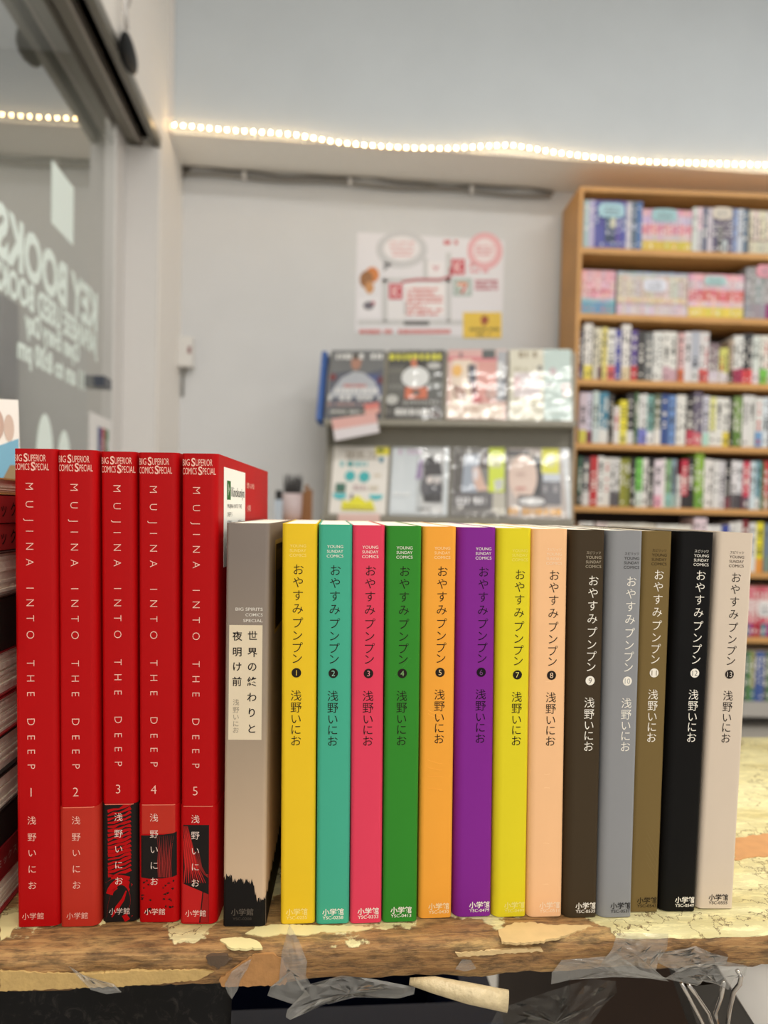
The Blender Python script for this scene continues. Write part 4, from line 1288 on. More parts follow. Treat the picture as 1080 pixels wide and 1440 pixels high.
def back_book(row, u, w, h, d, bands, inkc, rnd, y=0.012, dens=0.55, kind='book'):
    """a book seen spine-out on the bookcase; bands = [(fraction from the bottom, colour), ...]"""
    cnt[row] += 1
    mb = MB()
    base = bands[-1][1]
    mb.box((0.0008, 0.004, 0.001), (w - 0.0008, d - 0.001, h - 0.001), PAGES)
    mb.box((0, 0.0004, 0), (0.0008, d, h), PRINT, base)
    mb.box((w - 0.0008, 0.0004, 0), (w, d, h), PRINT, base)
    z0 = 0.0
    rnd_rows = 26
    edges = sorted(set([0.0] + [b_[0] for b_ in bands] + [k / rnd_rows for k in range(rnd_rows + 1)]))
    edges = [e_ for i, e_ in enumerate(edges) if i == 0 or e_ - edges[i - 1] > 1e-6]
    for a, c in zip(edges, edges[1:]):
        mid = (a + c) / 2
        colr = next(b_[1] for b_ in bands if mid <= b_[0] + 1e-9)
        tcol = colr
        if (0.32 < mid < 0.9 or 0.08 < mid < 0.14) and rnd.random() < dens:
            tcol = inkc if sum(abs(p - q_) for p, q_ in zip(inkc, colr)) > 120 else (235, 232, 226)
        x1, x2 = w * 0.28, w * 0.72
        for p, q_, cc in ((0, x1, colr), (x1, x2, tcol), (x2, w, colr)):
            mb.add([(p, 0, a * h), (q_, 0, a * h), (q_, 0, c * h), (p, 0, c * h)], [(0, 1, 2, 3)], PRINT, cc)
    o = mb.build('comic_volume' if kind == 'comic' else 'paperback')
    o.location = BM @ Vector((u, y, zs[row] + 0.0004))
    o.rotation_euler = (0, 0, BPHI)
    nm = cname(base)
    low = cname(bands[0][1]) if len(bands) > 1 else nm
    desc = nm + (' with %s foot' % low if low != nm else '')
    tag(o, '%s %s spine, %s from the wall side on the %s bookcase shelf' % (desc, 'comic' if kind == 'comic' else 'book', ORD[cnt[row]], SHELF[row]), 'book', ('comics' if kind == 'comic' else 'paperbacks') + ' on the %s bookcase shelf' % SHELF[row])
    return o


def ux(px, row):
    return on_case(px, 600 if row < 5 else 800, 0.012)[0]


def series(row, px0, px1, n_, hpx, bandsf, inkc, seed, d=0.115, dens=0.35):
    rr = random.Random(seed)
    pmy = (347.5, 440, 532.5, 622.5, 711, 800, 892, 984)[row]
    sx_ = max(0.0152, on_case(px0, pmy, 0.012)[0]); ex_ = on_case(px1, pmy, 0.012)[0]
    hh = on_case(px0, pmy - hpx, 0.012)[1] - on_case(px0, pmy, 0.012)[1]
    ww = (ex_ - sx_) / n_
    for k in range(n_):
        jit = lambda c: tuple(max(0, min(255, v + rr.randint(-9, 9))) for v in c)
        bands = [(f_, jit(c)) for f_, c in bandsf(k, n_)]
        back_book(row, sx_ + k * ww + 0.0002, ww - 0.0005, hh * rr.uniform(0.985, 1.0), d, bands, inkc, rr, dens=dens, kind='comic')


def bA(k, n_):
    if k < 2:
        return [(1.0, (176, 186, 206))]
    if k >= n_ - 3:
        return [(1.0, [(196, 198, 210), (96, 104, 130), (84, 110, 176)][k - n_ + 3])]
    mid = (58, 70, 96) if k in (4, 5) else (84, 88, 156)
    return [(0.15, (86, 92, 158)), (0.45, mid), (0.75, (196, 190, 150) if k == 5 else mid), (1.0, (92, 96, 160))]


series(0, 820, 902, 11, 69, bA, (200, 206, 226), 1)
series(0, 902, 972, 13, 59, lambda k, n_: [(0.24, (214, 190, 76)), (0.40, (206, 186, 190)), (0.64, (216, 142, 156)), (0.84, (190, 176, 206)), (1.0, (220, 170, 184))], (238, 226, 230), 2, dens=0.3)
series(0, 973, 1051, 11, 64, lambda k, n_: [[(1.0, (212, 206, 202))], [(0.5, (200, 196, 198)), (1.0, (214, 204, 206))], [(1.0, (96, 98, 118))], [(1.0, (196, 198, 206))], [(1.0, (92, 92, 112))], [(0.6, (90, 78, 88)), (1.0, (110, 106, 120))], [(0.3, (196, 194, 200)), (1.0, (86, 80, 92))], [(1.0, (104, 96, 112))], [(1.0, (142, 150, 182))], [(1.0, (196, 200, 216))], [(1.0, (108, 110, 128))]][k % 11], (120, 110, 120), 3)
series(0, 1053, 1120, 12, 62, lambda k, n_: [(0.3, (206, 198, 184)), (0.34, (150, 120, 110)), (0.8, (214, 206, 186)), (1.0, (220, 208, 196))], (120, 112, 100), 4, dens=0.4)
series(1, 817, 864, 7, 62, lambda k, n_: [(0.28, (112, 158, 182)), (0.36, (160, 186, 198)), (0.5, (226, 182, 186)), (0.58, (206, 130, 142)), (0.75, (226, 190, 194)), (1.0, (222, 170, 180))], (200, 120, 136), 5)
series(1, 867, 966, 15, 62, lambda k, n_: [(0.22, (214, 200, 208)), (0.3, (190, 170, 176)), (0.42, (222, 190, 158)), (0.8, (208, 200, 190)), (0.93, (206, 196, 186)), (1.0, (170, 180, 196))], (170, 150, 140), 6)
series(1, 967, 1045, 12, 62, lambda k, n_: [(0.24, (224, 204, 92)), (0.38, (222, 190, 190)), (0.64, (212, 112, 116)), (0.85, (206, 176, 190)), (1.0, (224, 170, 184))], (238, 220, 214), 7)
series(1, 1047, 1120, 10, 74, lambda k, n_: [(0.3, (150, 56, 104) if k > 3 else (150, 148, 156)), (1.0, (152, 150, 158))], (206, 200, 206), 8)

WH, KK = (224, 220, 214), (40, 36, 36)
# x range in units of 1/3.6 pixel from pixel 780, colour, band at the foot or None, height in metres
R3 = [(118, 142, (44, 40, 60), (70, 60, 110), .18), (144, 190, (226, 222, 216), (226, 210, 90), .212), (194, 216, (214, 208, 190), None, .188), (216, 240, (222, 214, 180), (110, 70, 80), .19), (240, 264, (224, 210, 120), None, .192), (264, 304, (228, 226, 222), (206, 96, 96), .186), (305, 336, (82, 82, 156), None, .186), (337, 384, (228, 224, 220), (214, 196, 160), .208), (385, 416, (92, 72, 140), (196, 56, 64), .186), (417, 456, (60, 58, 58), None, .182), (457, 496, (116, 118, 118), None, .178), (497, 546, (226, 226, 222), None, .184), (547, 618, (224, 222, 216), (196, 160, 170), .184), (626, 656, (216, 176, 176), (206, 110, 70), .182), (657, 690, (224, 220, 222), None, .185), (691, 730, (176, 180, 192), (206, 206, 206), .186), (731, 776, (220, 216, 216), (206, 84, 80), .186), (778, 832, (128, 110, 116), (206, 196, 206), .146), (833, 880, (206, 204, 110), (214, 206, 210), .13), (882, 904, (180, 160, 140), (76, 64, 48), .16), (905, 952, (226, 226, 222), (160, 40, 80), .178), (954, 998, (60, 62, 66), (226, 80, 84), .186), (1000, 1032, (216, 222, 216), (226, 210, 214), .178), (1036, 1080, (226, 224, 214), (120, 190, 80), .18), (1082, 1130, (200, 196, 190), None, .18), (1132, 1180, (96, 90, 90), None, .18)]
R4 = [(122, 160, (206, 190, 200), (206, 196, 80), .184), (162, 188, (206, 200, 216), (140, 60, 84), .186), (190, 220, (196, 210, 206), (206, 216, 216), .19), (222, 270, (72, 132, 158), (222, 222, 218), .188), (272, 294, (70, 66, 62), None, .178), (296, 326, (226, 222, 218), None, .136), (327, 364, (228, 214, 60), (222, 212, 96), .16), (365, 400, (58, 56, 60), (214, 214, 214), .184), (402, 420, (70, 104, 64), None, .188), (421, 464, (222, 222, 220), (120, 124, 200), .184), (466, 500, (120, 166, 160), (226, 226, 226), .182), (502, 536, (96, 104, 78), (226, 222, 216), .186), (537, 574, (56, 80, 140), None, .186), (576, 610, (112, 146, 200), None, .184), (612, 662, (224, 222, 216), None, .184), (666, 700, (50, 46, 48), (190, 66, 84), .184), (702, 746, (104, 96, 116), (206, 110, 120), .2), (747, 780, (206, 204, 216), (176, 214, 200), .184), (781, 812, (222, 220, 150), (224, 222, 216), .182), (813, 848, (226, 224, 218), None, .18), (849, 882, (222, 220, 214), (220, 200, 70), .18), (884, 902, (40, 38, 40), None, .18), (903, 948, (122, 150, 84), (96, 130, 60), .186), (952, 982, (226, 224, 222), None, .192), (983, 1012, (222, 222, 218), None, .19), (1015, 1050, (226, 226, 222), (112, 156, 200), .184), (1052, 1084, (216, 224, 230), None, .184), (1086, 1130, (80, 76, 80), None, .18), (1132, 1180, (214, 206, 190), None, .18)]
R5 = [(114, 136, (60, 96, 76), (90, 90, 84), .178), (138, 174, (74, 72, 78), (210, 206, 204), .176), (176, 213, (190, 48, 52), None, .18), (214, 246, (226, 224, 220), None, .182), (247, 276, (224, 220, 214), None, .178), (278, 326, (218, 216, 214), (90, 86, 90), .178), (328, 354, (146, 146, 52), None, .176), (355, 380, (124, 128, 44), None, .178), (382, 406, (44, 42, 44), None, .176), (408, 442, (116, 192, 84), (206, 216, 206), .178), (443, 470, (224, 220, 216), None, .178), (472, 500, (48, 46, 46), (120, 116, 116), .178), (502, 540, (228, 214, 222), (222, 160, 180), .176), (541, 560, (226, 222, 218), None, .178), (561, 586, (130, 170, 120), (140, 190, 180), .176), (587, 616, (130, 150, 160), (150, 176, 170), .178), (617, 636, (222, 220, 216), None, .12), (637, 670, (196, 52, 76), (50, 44, 46), .178), (672, 704, (44, 42, 40), None, .186), (706, 752, (136, 176, 60), (110, 156, 60), .214), (754, 798, (226, 222, 218), None, .182), (800, 830, (220, 218, 216), None, .178), (831, 860, (200, 196, 200), None, .178), (862, 890, (44, 42, 44), (120, 60, 70), .176), (892, 920, (222, 218, 220), (90, 84, 88), .178), (921, 950, (216, 214, 218), (70, 64, 70), .176), (952, 984, (206, 70, 92), (96, 80, 96), .178), (986, 1012, (206, 220, 226), None, .178), (1013, 1040, (122, 158, 170), (214, 216, 216), .178), (1041, 1056, (70, 110, 70), None, .176), (1058, 1088, (190, 52, 56), (190, 160, 140), .18), (1090, 1130, (60, 56, 60), None, .18), (1132, 1180, (214, 206, 200), None, .18)]
R6 = [(122, 150, (226, 222, 216), None, .17), (152, 190, (224, 222, 218), None, .172), (206, 236, (226, 210, 206), None, .17), (237, 262, (206, 190, 186), None, .17), (263, 290, (224, 218, 206), None, .17), (291, 318, (222, 216, 204), None, .17), (319, 346, (226, 220, 208), None, .17), (347, 374, (214, 208, 196), None, .17), (375, 402, (222, 218, 206), None, .17), (403, 430, (226, 222, 212), None, .17), (431, 460, (220, 214, 200), None, .17), (461, 500, (214, 206, 190), None, .17), (512, 545, (226, 224, 218), None, .168), (546, 580, (222, 220, 210), None, .168), (581, 616, (226, 224, 216), None, .168), (617, 652, (224, 220, 210), None, .168), (653, 690, (222, 216, 206), None, .168), (700, 764, (226, 206, 214), None, .196), (766, 802, (224, 222, 220), None, .17), (803, 838, (222, 220, 218), None, .17), (840, 878, (60, 72, 150), None, .172), (880, 912, (224, 222, 220), None, .182), (913, 944, (220, 218, 214), None, .186), (946, 980, (126, 40, 46), None, .19), (982, 1018, (222, 222, 220), None, .182), (1020, 1056, (228, 216, 50), (226, 150, 60), .186), (1058, 1090, (112, 130, 150), (120, 140, 130), .18), (1092, 1130, (70, 70, 76), None, .18), (1132, 1180, (206, 200, 190), None, .18)]
for row, R in ((2, R3), (3, R4), (4, R5), (5, R6)):
    rr = random.Random(row * 7)
    pmy = (347.5, 440, 532.5, 622.5, 711, 800)[row]
    last = -1
    for x0, x1, base, foot, hh in R:
        ua, ub = on_case(780 + x0 / 3.6, pmy, 0.012)[0], on_case(780 + x1 / 3.6, pmy, 0.012)[0]
        ua = max(ua, last + 0.0004, 0.0152)
        hh = min(hh, 0.204)
        n_ = 2 if (x1 - x0) > 42 else 1
        for k in range(n_):
            u_, w_ = ua + (ub - ua) * k / n_, (ub - ua) / n_ - 0.0005
            bands = [(1.0, base)] if foot is None else [(rr.uniform(0.24, 0.34), foot), (1.0, base)]
            ic = KK if sum(base) > 380 else (226, 222, 214)
            if rr.random() < 0.12 and sum(base) > 500:
                ic = (190, 60, 60)
            back_book(row, u_, w_, hh * rr.uniform(0.985, 1.0), 0.12 + rr.uniform(0, 0.015), bands, ic, rr, y=0.012 + rr.uniform(0, 0.006), dens=0.45)
        last = ub
rr = random.Random(77)
for row, colsq in ((6, [((206, 90, 110), (60, 140, 150)), ((216, 130, 140), (150, 60, 130)), ((206, 110, 120), (170, 40, 60)), ((196, 84, 96), (170, 40, 60))]), (7, [((84, 90, 96), None), ((80, 130, 70), None), ((150, 146, 90), (80, 120, 120)), ((60, 84, 150), None), ((70, 96, 160), None)])):
    u_ = on_case(1046, 890, 0.012)[0]
    for base, foot in colsq * 2:
        w_ = 0.016
        if u_ + w_ > CW - 0.03:
            break
        bands = [(1.0, base)] if foot is None else [(0.26, foot), (0.5, base), (0.75, (222, 190, 190) if row == 6 else base), (1.0, base)]
        back_book(row, u_, w_ - 0.0006, 0.185, 0.12, bands, (230, 226, 220), rr)
        u_ += w_


def shelf_tag(px0, py0, px1, py1, colr, label, tail=None):
    u0_, z1_ = on_case(px0, py0, 0.010); u1_, z0_ = on_case(px1, py1, 0.010)
    mb = MB()
    ww, hh = (u1_ - u0_) / 2, (z1_ - z0_) / 2
    N = 20
    pts = [(ww * math.copysign(abs(math.cos(a)) ** 0.5, math.cos(a)), hh * math.copysign(abs(math.sin(a)) ** 0.5, math.sin(a))) for a in [2 * math.pi * k / N for k in range(N)]]
    v = [(x, -0.0012, z) for x, z in pts] + [(x, 0, z) for x, z in pts]
    mb.add(v, [tuple(range(N)), tuple(range(2 * N - 1, N - 1, -1))] + [(i, N + i, N + (i + 1) % N, (i + 1) % N) for i in range(N)], PRINT, colr)
    rr = random.Random(int(px0))
    for k in (-0.35, 0.15, 0.5):
        scribble(mb, lambda u, v: (u, -0.0014, v), -ww * 0.6, ww * 0.6, -hh * k, hh * 0.22, PRINT, (110, 120, 130), rr)
    o = mb.build('shelf_tag')
    o.location = BM @ Vector(((u0_ + u1_) / 2, 0.0095, (z0_ + z1_) / 2))
    o.rotation_euler = (0, 0, BPHI)
    tag(o, label, 'tag', None)


shelf_tag(842, 285, 878, 307, (168, 208, 220), 'cyan rounded tag on the indigo comics of the top bookcase shelf')
shelf_tag(917, 293, 952, 312, (160, 200, 206), 'cyan rounded tag on the pink comics of the top bookcase shelf')
shelf_tag(1003, 291, 1029, 309, (222, 212, 196), 'cream tag on the grey comics of the top bookcase shelf')
shelf_tag(905, 392, 937, 411, (222, 224, 236), 'white tag on the beige comics of the second bookcase shelf')
shelf_tag(991, 388, 1021, 402, (170, 206, 206), 'cyan tag on the red-banded comics of the second bookcase shelf')
shelf_tag(1064, 372, 1092, 391, (226, 156, 170), 'pink tag on the grey comics of the second bookcase shelf')
shelf_tag(1066, 845, 1086, 868, (236, 232, 230), 'white tag on the pink comics of the seventh bookcase shelf')

# ------------------------------------------------------------------ pile of comics lying flat at the left, and a picture book behind it
STK = [(0.0004, 0.0165, 'p', (150, 30, 36)), (0.017, 0.031, 's', (130, 20, 28)), (0.0315, 0.047, 's', (24, 20, 20)), (0.0475, 0.064, 'p', (40, 30, 28)), (0.0645, 0.082, 'p', (36, 34, 34)), (0.0825, 0.1, 'p', (150, 30, 36)), (0.1005, 0.121, 'p', (140, 26, 32)), (0.1215, 0.145, 's', (30, 24, 22)), (0.1455, 0.166, 'p', (60, 40, 34)), (0.1665, 0.1785, 's', (170, 46, 46)), (0.179, 0.1915, 's', (160, 38, 40)), (0.192, 0.1995, 'p', (190, 150, 90))]  # covers low in the pile darkened to stand in for shade
slab = ['pages-out comic with red cover at the bottom of the flat pile', 'dark red spine lying second from the bottom of the flat pile', 'black spine lying third from the bottom of the flat pile', 'pages-out dark-covered comic fourth from the bottom of the flat pile', 'pages-out black-covered comic fifth from the bottom of the flat pile', 'pages-out red-covered comic in the middle of the flat pile', 'pages-out dark red comic sixth from the top of the flat pile', 'thick black spine fifth from the top of the flat pile', 'pages-out brown-covered comic under the two red spines of the flat pile', 'lower of two red spines with black writing near the pile top', 'upper of two red spines with black writing near the pile top', 'pages-out thin comic topmost on the flat pile beside the red row']
rnd = random.Random(21)
for k, (z0, z1, kind, colr) in enumerate(STK):
    xr = -0.1425 - rnd.uniform(0, 0.0012) - (0.002 if k > 8 else 0)
    t = thing('comic_book', slab[k], 'book', (xr, 0.302 + rnd.uniform(0, 0.005), TABLE_Z + z0), 0, 'pile of comics lying flat beside the red row')
    hh, L, D = z1 - z0, 0.182, 0.128
    cm = mat('pile_cover_%d' % k, colr, 0.45)
    cb, pb = MB(), MB()
    cb.box((-D, 0, 0), (0, L, 0.0007), cm)
    cb.box((-D, 0, hh - 0.0007), (0, L, hh), cm)
    if kind == 's':
        cb.box((-0.0007, 0, 0.0007), (0, L, hh - 0.0007), cm)
        sm = lambda u, v: (0.00012, u, v)
        tx = ink((30, 16, 16)) if k > 8 else ink((190, 160, 150))
        for q, ch in enumerate('コミックス' * 3) if colr[0] > 100 else ():
            write(cb, ch, 0.012 + q * 0.0102 if k > 8 else 0.02 + q * 0.0052, hh / 2, tx, sm, size=0.0075 if k > 8 else 0.0044, cjk=True, offset=0.012 if k > 8 else 0.0)
        pb.box((-D + 0.0015, 0.0012, 0.00075), (-0.00075, L - 0.0012, hh - 0.00075), PAGES)
    else:
        cb.box((-D, 0, 0.0007), (-D + 0.0007, L, hh - 0.0007), cm)
        N = 14
        zz = [0.00075 + (hh - 0.0015) * q / N for q in range(N + 1)]
        for a, c in zip(zz, zz[1:]):
            pb.box((-D + 0.0015, 0.0012 + rnd.uniform(0, 0.0006), a), (-0.0012 - rnd.uniform(0, 0.0012), L - 0.0012, c), PAGES)
    cb.build('cover', t); pb.build('page_block', t)

p0 = on_y(27, 578, 0.505)
hh = p0.z - TABLE_Z
t = thing('picture_book', 'white and blue picture book standing upright behind the flat pile', 'book', (p0.x + 0.035 * hh, 0.505, TABLE_Z + 0.0072))
t.rotation_euler = (0, -0.035, 0.38)
mb = MB()
mb.box((-0.19, 0, 0), (0, 0.0008, hh), mat('picture_book_cover', (238, 236, 234), 0.4))
mb.box((-0.19, 0.0102, 0), (0, 0.011, hh), mat('picture_book_cover', (238, 236, 234), 0.4))
mb.box((-0.1902, 0, 0), (-0.1894, 0.011, hh), mat('picture_book_cover', (238, 236, 234), 0.4))
pm2 = lambda e: (lambda u, v: (u, -e, v))
blue = ink((122, 176, 206))
poly(mb, pm2(0.0002), [(-0.1895, 0.001), (-0.0005, 0.001), (-0.0005, hh - 0.026), (-0.012, hh - 0.031), (-0.1895, hh - 0.05)], blue)
poly(mb, pm2(0.0004), [(-0.013, hh - 0.058), (-0.006, hh - 0.044), (-0.003, hh - 0.044), (-0.0005, hh - 0.05), (-0.0005, hh - 0.065)], ink((150, 130, 100)))
for cx, cz_, rx, rz_, cc in ((-0.013, hh - 0.017, 0.004, 0.010, (196, 170, 160)), (-0.006, hh - 0.019, 0.003, 0.009, (206, 186, 176)), (-0.019, hh - 0.018, 0.003, 0.009, (190, 160, 140)), (-0.030, hh - 0.018, 0.006, 0.010, (200, 176, 160))):
    ellipse(mb, pm2(0.0003), cx, cz_, rx, rz_, ink(cc))
mb.build('cover', t)
mb = MB(); mb.box((-0.189, 0.0009, 0.001), (-0.001, 0.0101, hh - 0.001), PAGES); mb.build('page_block', t)

# ------------------------------------------------------------------ under the table
mb = MB()
SHEET, n, l, b = new_mat('scuffed_black_plastic')
b.inputs['Specular IOR Level'].default_value = 0.2
tc = n.new('ShaderNodeTexCoord'); nz = n.new('ShaderNodeTexNoise'); nz.inputs['Scale'].default_value = 130; nz.inputs['Detail'].default_value = 12; nz.inputs['Roughness'].default_value = 0.7; nz.inputs['Distortion'].default_value = 1.2; l.new(tc.outputs['Object'], nz.inputs['Vector'])
cr = n.new('ShaderNodeValToRGB'); cr.color_ramp.elements[0].position, cr.color_ramp.elements[0].color = 0.52, rgba((12, 11, 12)); cr.color_ramp.elements[1].position, cr.color_ramp.elements[1].color = 0.82, rgba((70, 65, 60)); l.new(nz.outputs['Fac'], cr.inputs[0]); l.new(cr.outputs[0], b.inputs['Base Color'])
b.inputs['Roughness'].default_value = 0.5
NXs, NZs = 40, 16
vv = []
for i in range(NXs + 1):
    for j in range(NZs + 1):
        x, z = -0.42 + 0.382 * i / NXs, -0.0 - 0.22 * j / NZs
        vv.append((x, 0.004 * math.sin(x * 40) + 0.003 * math.sin(x * 90 + z * 60) + j * 0.0004, z))
mb.add(vv, [(i * (NZs + 1) + j, i * (NZs + 1) + j + 1, (i + 1) * (NZs + 1) + j + 1, (i + 1) * (NZs + 1) + j) for i in range(NXs) for j in range(NZs)], SHEET, None, True)
o = mb.build('plastic_sheet', None, (0, 0.335, TABLE_Z - 0.017)); tag(o, 'scuffed black plastic sheet hanging under the table at its left', 'sheet')
md = o.modifiers.new('thick', 'SOLIDIFY'); md.thickness = 0.0008

NAVY = mat('navy_plastic', (22, 28, 52), 0.35)
cy = 0.48
zc = on_y(560, 1432, cy).z
t = thing('storage_crate', 'dark navy plastic crate standing under the table', 'crate', (0.03, cy, 0))
mb = MB()
x0_, x1_ = -0.16, on_y(688, 1430, cy).x - 0.03
for a, c in (((x0_, 0, 0), (x1_, 0.012, zc - 0.012)), ((x0_, 0.20, 0), (x1_, 0.212, zc - 0.012)), ((x0_, 0.0125, 0), (x0_ + 0.012, 0.1995, zc - 0.012)), ((x1_ - 0.012, 0.0125, 0), (x1_, 0.1995, zc - 0.012)), ((x0_ + 0.0125, 0.0125, 0), (x1_ - 0.0125, 0.1995, 0.01))):
    mb.box(a, c, NAVY)
mb.build('crate_body', t)
mb = MB()
for a, c in (((x0_ - 0.008, -0.008, zc - 0.0118), (x1_ + 0.008, 0.014, zc)), ((x0_ - 0.008, 0.198, zc - 0.0118), (x1_ + 0.008, 0.22, zc)), ((x0_ - 0.008, 0.0142, zc - 0.0118), (x0_ + 0.014, 0.1978, zc)), ((x1_ - 0.014, 0.0142, zc - 0.0118), (x1_ + 0.008, 0.1978, zc))):
    mb.box(a, c, NAVY)
mb.build('crate_rim', t)

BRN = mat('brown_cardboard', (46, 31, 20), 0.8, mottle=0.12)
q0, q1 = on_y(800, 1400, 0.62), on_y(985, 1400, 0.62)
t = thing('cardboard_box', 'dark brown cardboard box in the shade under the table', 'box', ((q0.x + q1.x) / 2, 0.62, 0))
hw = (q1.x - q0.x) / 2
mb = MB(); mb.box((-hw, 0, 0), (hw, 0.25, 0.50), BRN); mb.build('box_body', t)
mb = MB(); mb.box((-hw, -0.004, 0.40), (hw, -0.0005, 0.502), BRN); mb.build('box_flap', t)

q0 = on_y(1086, 1400, 0.74)
BK = mat('bucket_white', (246, 243, 236), 0.4)
zb = on_y(1040, 1397, 0.62).z
t = thing('bucket', 'white plastic bucket standing under the right end of the table', 'bucket', (q0.x + 0.05, 0.80, 0))
mb = MB(); R_ = 0.135
mb.lathe([(0.0005, 0), (R_ * 0.82, 0), (R_ * 0.98, zb), (R_ * 0.96, zb), (R_ * 0.80, 0.006), (0.0005, 0.006)], BK, 40); mb.build('bucket_body', t)
mb = MB(); mb.lathe([(R_ * 0.985, zb - 0.012), (R_ * 1.05, zb - 0.010), (R_ * 1.05, zb), (R_ * 1.0, zb + 0.006), (R_ * 0.985, zb + 0.055), (R_ * 0.9, zb + 0.064), (0.0005, zb + 0.064)], BK, 40); mb.build('bucket_lid', t)

# clear film and tape
FILM, n, l, b = new_mat('clear_film')
n.remove(b)
tr = n.new('ShaderNodeBsdfTransparent'); tr.inputs[0].default_value = (0.93, 0.93, 0.92, 1)
gl = n.new('ShaderNodeBsdfGlossy'); gl.inputs['Roughness'].default_value = 0.08; gl.inputs[0].default_value = (0.9, 0.9, 0.9, 1)
df = n.new('ShaderNodeBsdfDiffuse'); df.inputs[0].default_value = (0.75, 0.73, 0.69, 1)
lw = n.new('ShaderNodeLayerWeight'); lw.inputs[0].default_value = 0.10
m1 = n.new('ShaderNodeMixShader'); m2 = n.new('ShaderNodeMixShader')
m1.inputs[0].default_value = 0.13
l.new(tr.outputs[0], m1.inputs[1]); l.new(df.outputs[0], m1.inputs[2])
l.new(lw.outputs['Fresnel'], m2.inputs[0]); l.new(m1.outputs[0], m2.inputs[1]); l.new(gl.outputs[0], m2.inputs[2])
l.new(m2.outputs[0], n['Material Output'].inputs[0])


FILM2 = FILM.copy()
FILM2.name = 'dim_clear_film'
for q in FILM2.node_tree.nodes:
    if q.type == 'MIX_SHADER' and not q.inputs[0].is_linked:
        q.inputs[0].default_value = 0.035


def film(name, outline, label, cat, ybase, amp, seed, group=None, creases=3):
    """crumpled clear film whose outline is given in photo pixels on the front of the table"""
    rr = random.Random(seed)
    pts = []
    M_ = len(outline)
    for i in range(M_):
        a, c = outline[i], outline[(i + 1) % M_]
        nn = max(1, int(math.hypot(a[0] - c[0], a[1] - c[1]) / 12))
        for k in range(nn):
            pts.append((a[0] + (c[0] - a[0]) * k / nn, a[1] + (c[1] - a[1]) * k / nn))
    cx, cy_ = sum(p[0] for p in pts) / len(pts), sum(p[1] for p in pts) / len(pts)
    rings = [1.0, 0.84, 0.66, 0.46, 0.25]
    v, f = [], []
    N = len(pts)
    o0 = on_y(cx, cy_, ybase)
    for r_ in rings:
        for p in pts:
            q = on_y(cx + (p[0] - cx) * r_, cy_ + (p[1] - cy_) * r_, ybase - rr.uniform(0, amp * 0.9))
            v.append(q - o0)
    v.append(on_y(cx, cy_, ybase - amp * 0.6) - o0)
    for k in range(len(rings) - 1):
        for i in range(N):
            j = (i + 1) % N
            f.append((k * N + i, k * N + j, (k + 1) * N + j, (k + 1) * N + i))
    for i in range(N):
        f.append(((len(rings) - 1) * N + i, (len(rings) - 1) * N + (i + 1) % N, len(v) - 1))
    mb = MB(); mb.add(v, f, FILM2 if name == 'plastic_bag' else FILM)
    o = mb.build(name, None, tuple(o0))
    md = o.modifiers.new('thick', 'SOLIDIFY'); md.thickness = 0.00008
    return tag(o, label, cat, group)


EF = 0.3010
GT = 'torn scraps of clear tape along the table edge'
film('tape_scrap', [(407, 1300), (420, 1322), (432, 1352), (430, 1372), (438, 1386), (424, 1392), (436, 1400), (412, 1412), (376, 1400), (380, 1388), (392, 1384), (396, 1340)], 'tall triangle of torn clear tape under the golden yellow comic', 'tape', EF, 0.0016, 1, GT)
film('tape_scrap', [(436, 1384), (480, 1372), (520, 1376), (584, 1388), (582, 1398), (560, 1404), (500, 1402), (462, 1412), (448, 1406), (420, 1424), (408, 1434), (402, 1430), (404, 1420), (424, 1400)], 'twisted streamer of clear tape trailing below the table edge', 'tape', EF - 0.002, 0.004, 2, GT)
film('tape_scrap', [(316, 1384), (326, 1366), (340, 1356), (354, 1348), (348, 1362), (338, 1378), (334, 1392), (326, 1405), (320, 1396)], 'small grey spike of tape under the grey paperback', 'tape', EF, 0.001, 3, GT)
film('tape_scrap', [(96, 1358), (112, 1370), (140, 1378), (160, 1384), (171, 1395), (150, 1398), (128, 1392), (116, 1380)], 'curled leaf of clear tape below red comic 2', 'tape', EF, 0.0015, 4, GT)
film('tape_scrap', [(640, 1363), (650, 1349), (662, 1350), (670, 1362), (654, 1366)], 'tiny whitish tape fleck below the purple comic', 'tape', EF, 0.0008, 5, GT)
film('tape_scrap', [(868, 1312), (940, 1313), (938, 1334), (926, 1350), (922, 1366), (940, 1380), (860, 1368), (844, 1356), (860, 1336)], 'broad crumpled flap of clear tape under the mid grey comic', 'tape', EF, 0.0022, 6, GT)
film('tape_scrap', [(776, 1368), (790, 1350), (850, 1345), (866, 1340), (900, 1364), (940, 1376), (860, 1374), (800, 1378), (775, 1384)], 'long flat strip of tape stuck along the lower table edge', 'tape', EF - 0.0006, 0.0012, 7, GT)
film('tape_scrap', [(924, 1340), (965, 1334), (978, 1330), (1000, 1340), (1024, 1346), (1020, 1356), (985, 1362), (950, 1366), (926, 1354)], 'wrinkled wad of tape at the table edge under the black comic', 'tape', EF - 0.0004, 0.0026, 8, GT)
film('tape_scrap', [(964, 1358), (1020, 1352), (1050, 1358), (1048, 1372), (1032, 1376), (1024, 1392), (1008, 1384), (970, 1376), (985, 1384), (980, 1386), (935, 1376)], 'tape wad drooping over the binder clip handles', 'tape', EF - 0.0012, 0.0022, 9, GT)
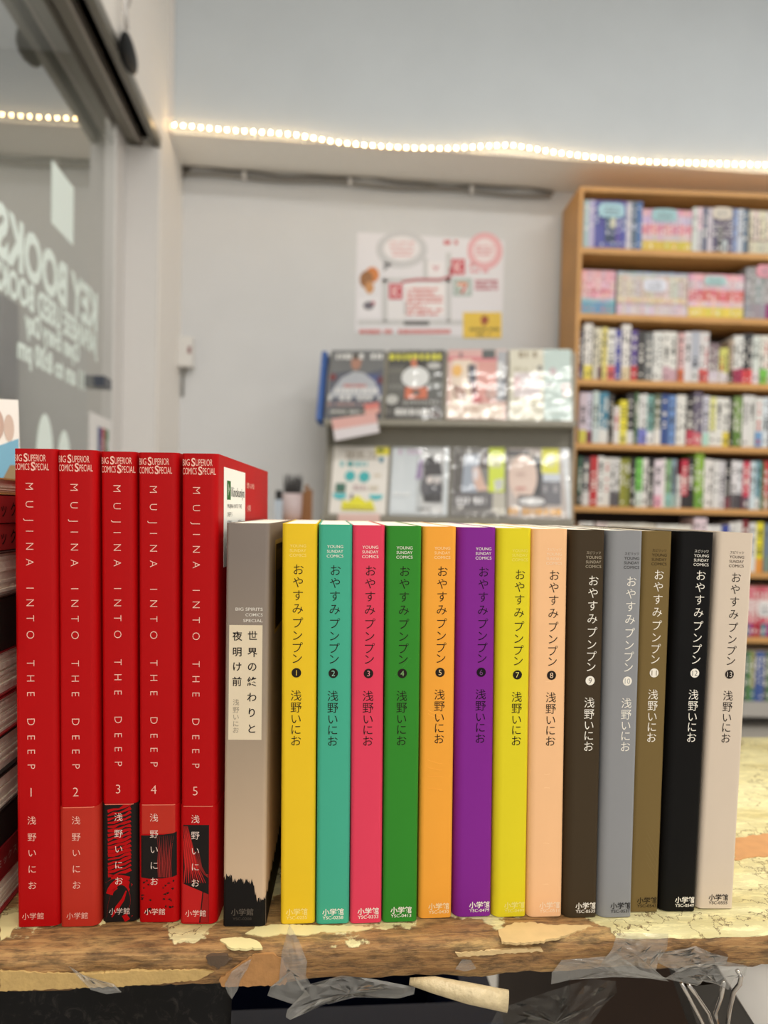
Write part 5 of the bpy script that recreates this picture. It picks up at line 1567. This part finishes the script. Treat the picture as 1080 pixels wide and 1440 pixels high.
bagm = film('plastic_bag', [(690, 1440), (700, 1420), (760, 1398), (830, 1376), (866, 1380), (868, 1396), (850, 1412), (830, 1440), (836, 1490), (690, 1490)], 'limp clear plastic bag hanging in the dark under the table', 'bag', 0.40, 0.004, 11)

# rolled-up beige tape hanging from the edge
TAPER = mat('beige_tape_roll', (198, 180, 142), 0.35, mottle=0.25, bump=0.6, scale=260)
a, c = on_y(576, 1380, 0.297), on_y(714, 1408, 0.288)
mb = MB()
v = [Vector((0, 0, 0)), (c - a) * 0.25 + Vector((0, 0, 0.0006)), (c - a) * 0.6, (c - a)]
mb.tube(v, 0.004, TAPER, 14, radii=[0.0014, 0.0032, 0.0040, 0.0042])
mb.tube([(c - a) * 0.985, (c - a) * 1.004], 0.003, mat('beige_tape_core', (110, 92, 62), 0.6), 12, radii=[0.0028, 0.0028])
o = mb.build('tape_roll', None, tuple(a)); tag(o, 'rolled tube of beige tape sticking out below the table edge', 'tape')

# binder clip on the table edge
t0_ = on_y(1000, 1385, 0.31)
t = thing('binder_clip', 'large black binder clip with chrome wire handles under the table edge', 'clip', tuple(t0_))
mb = MB()
pts = [on_y(x, y, yy) - t0_ for x, y, yy in ((962, 1388, 0.33), (1022, 1382, 0.33), (1062, 1442, 0.345), (1085, 1490, 0.36), (1000, 1500, 0.36), (980, 1440, 0.345))]
back = [p + Vector((0.002, 0.03, 0.004)) for p in pts]
N = len(pts)
mb.add(pts + back, [tuple(range(N)), tuple(range(2 * N - 1, N - 1, -1))] + [(i, N + i, N + (i + 1) % N, (i + 1) % N) for i in range(N)], BLACK)
mb.build('clip_body', t)
for pp in ([(958, 1382, .308), (970, 1404, .312), (984, 1430, .318), (998, 1462, .325), (1010, 1462, .325), (996, 1424, .318), (978, 1398, .312), (968, 1384, .308)], [(1036, 1364, .300), (1042, 1374, .299), (1040, 1384, .300), (1032, 1394, .303), (1026, 1420, .312), (1022, 1450, .32), (1012, 1450, .32), (1006, 1424, .312), (1014, 1402, .305), (1018, 1380, .301)]):
    mb = MB(); mb.tube([on_y(x, y, yy) - t0_ for x, y, yy in pp], 0.0010, CHROME, 8); mb.build('wire_handle', t)

bpy.data.objects.remove(_fo)
bpy.data.curves.remove(_fc)
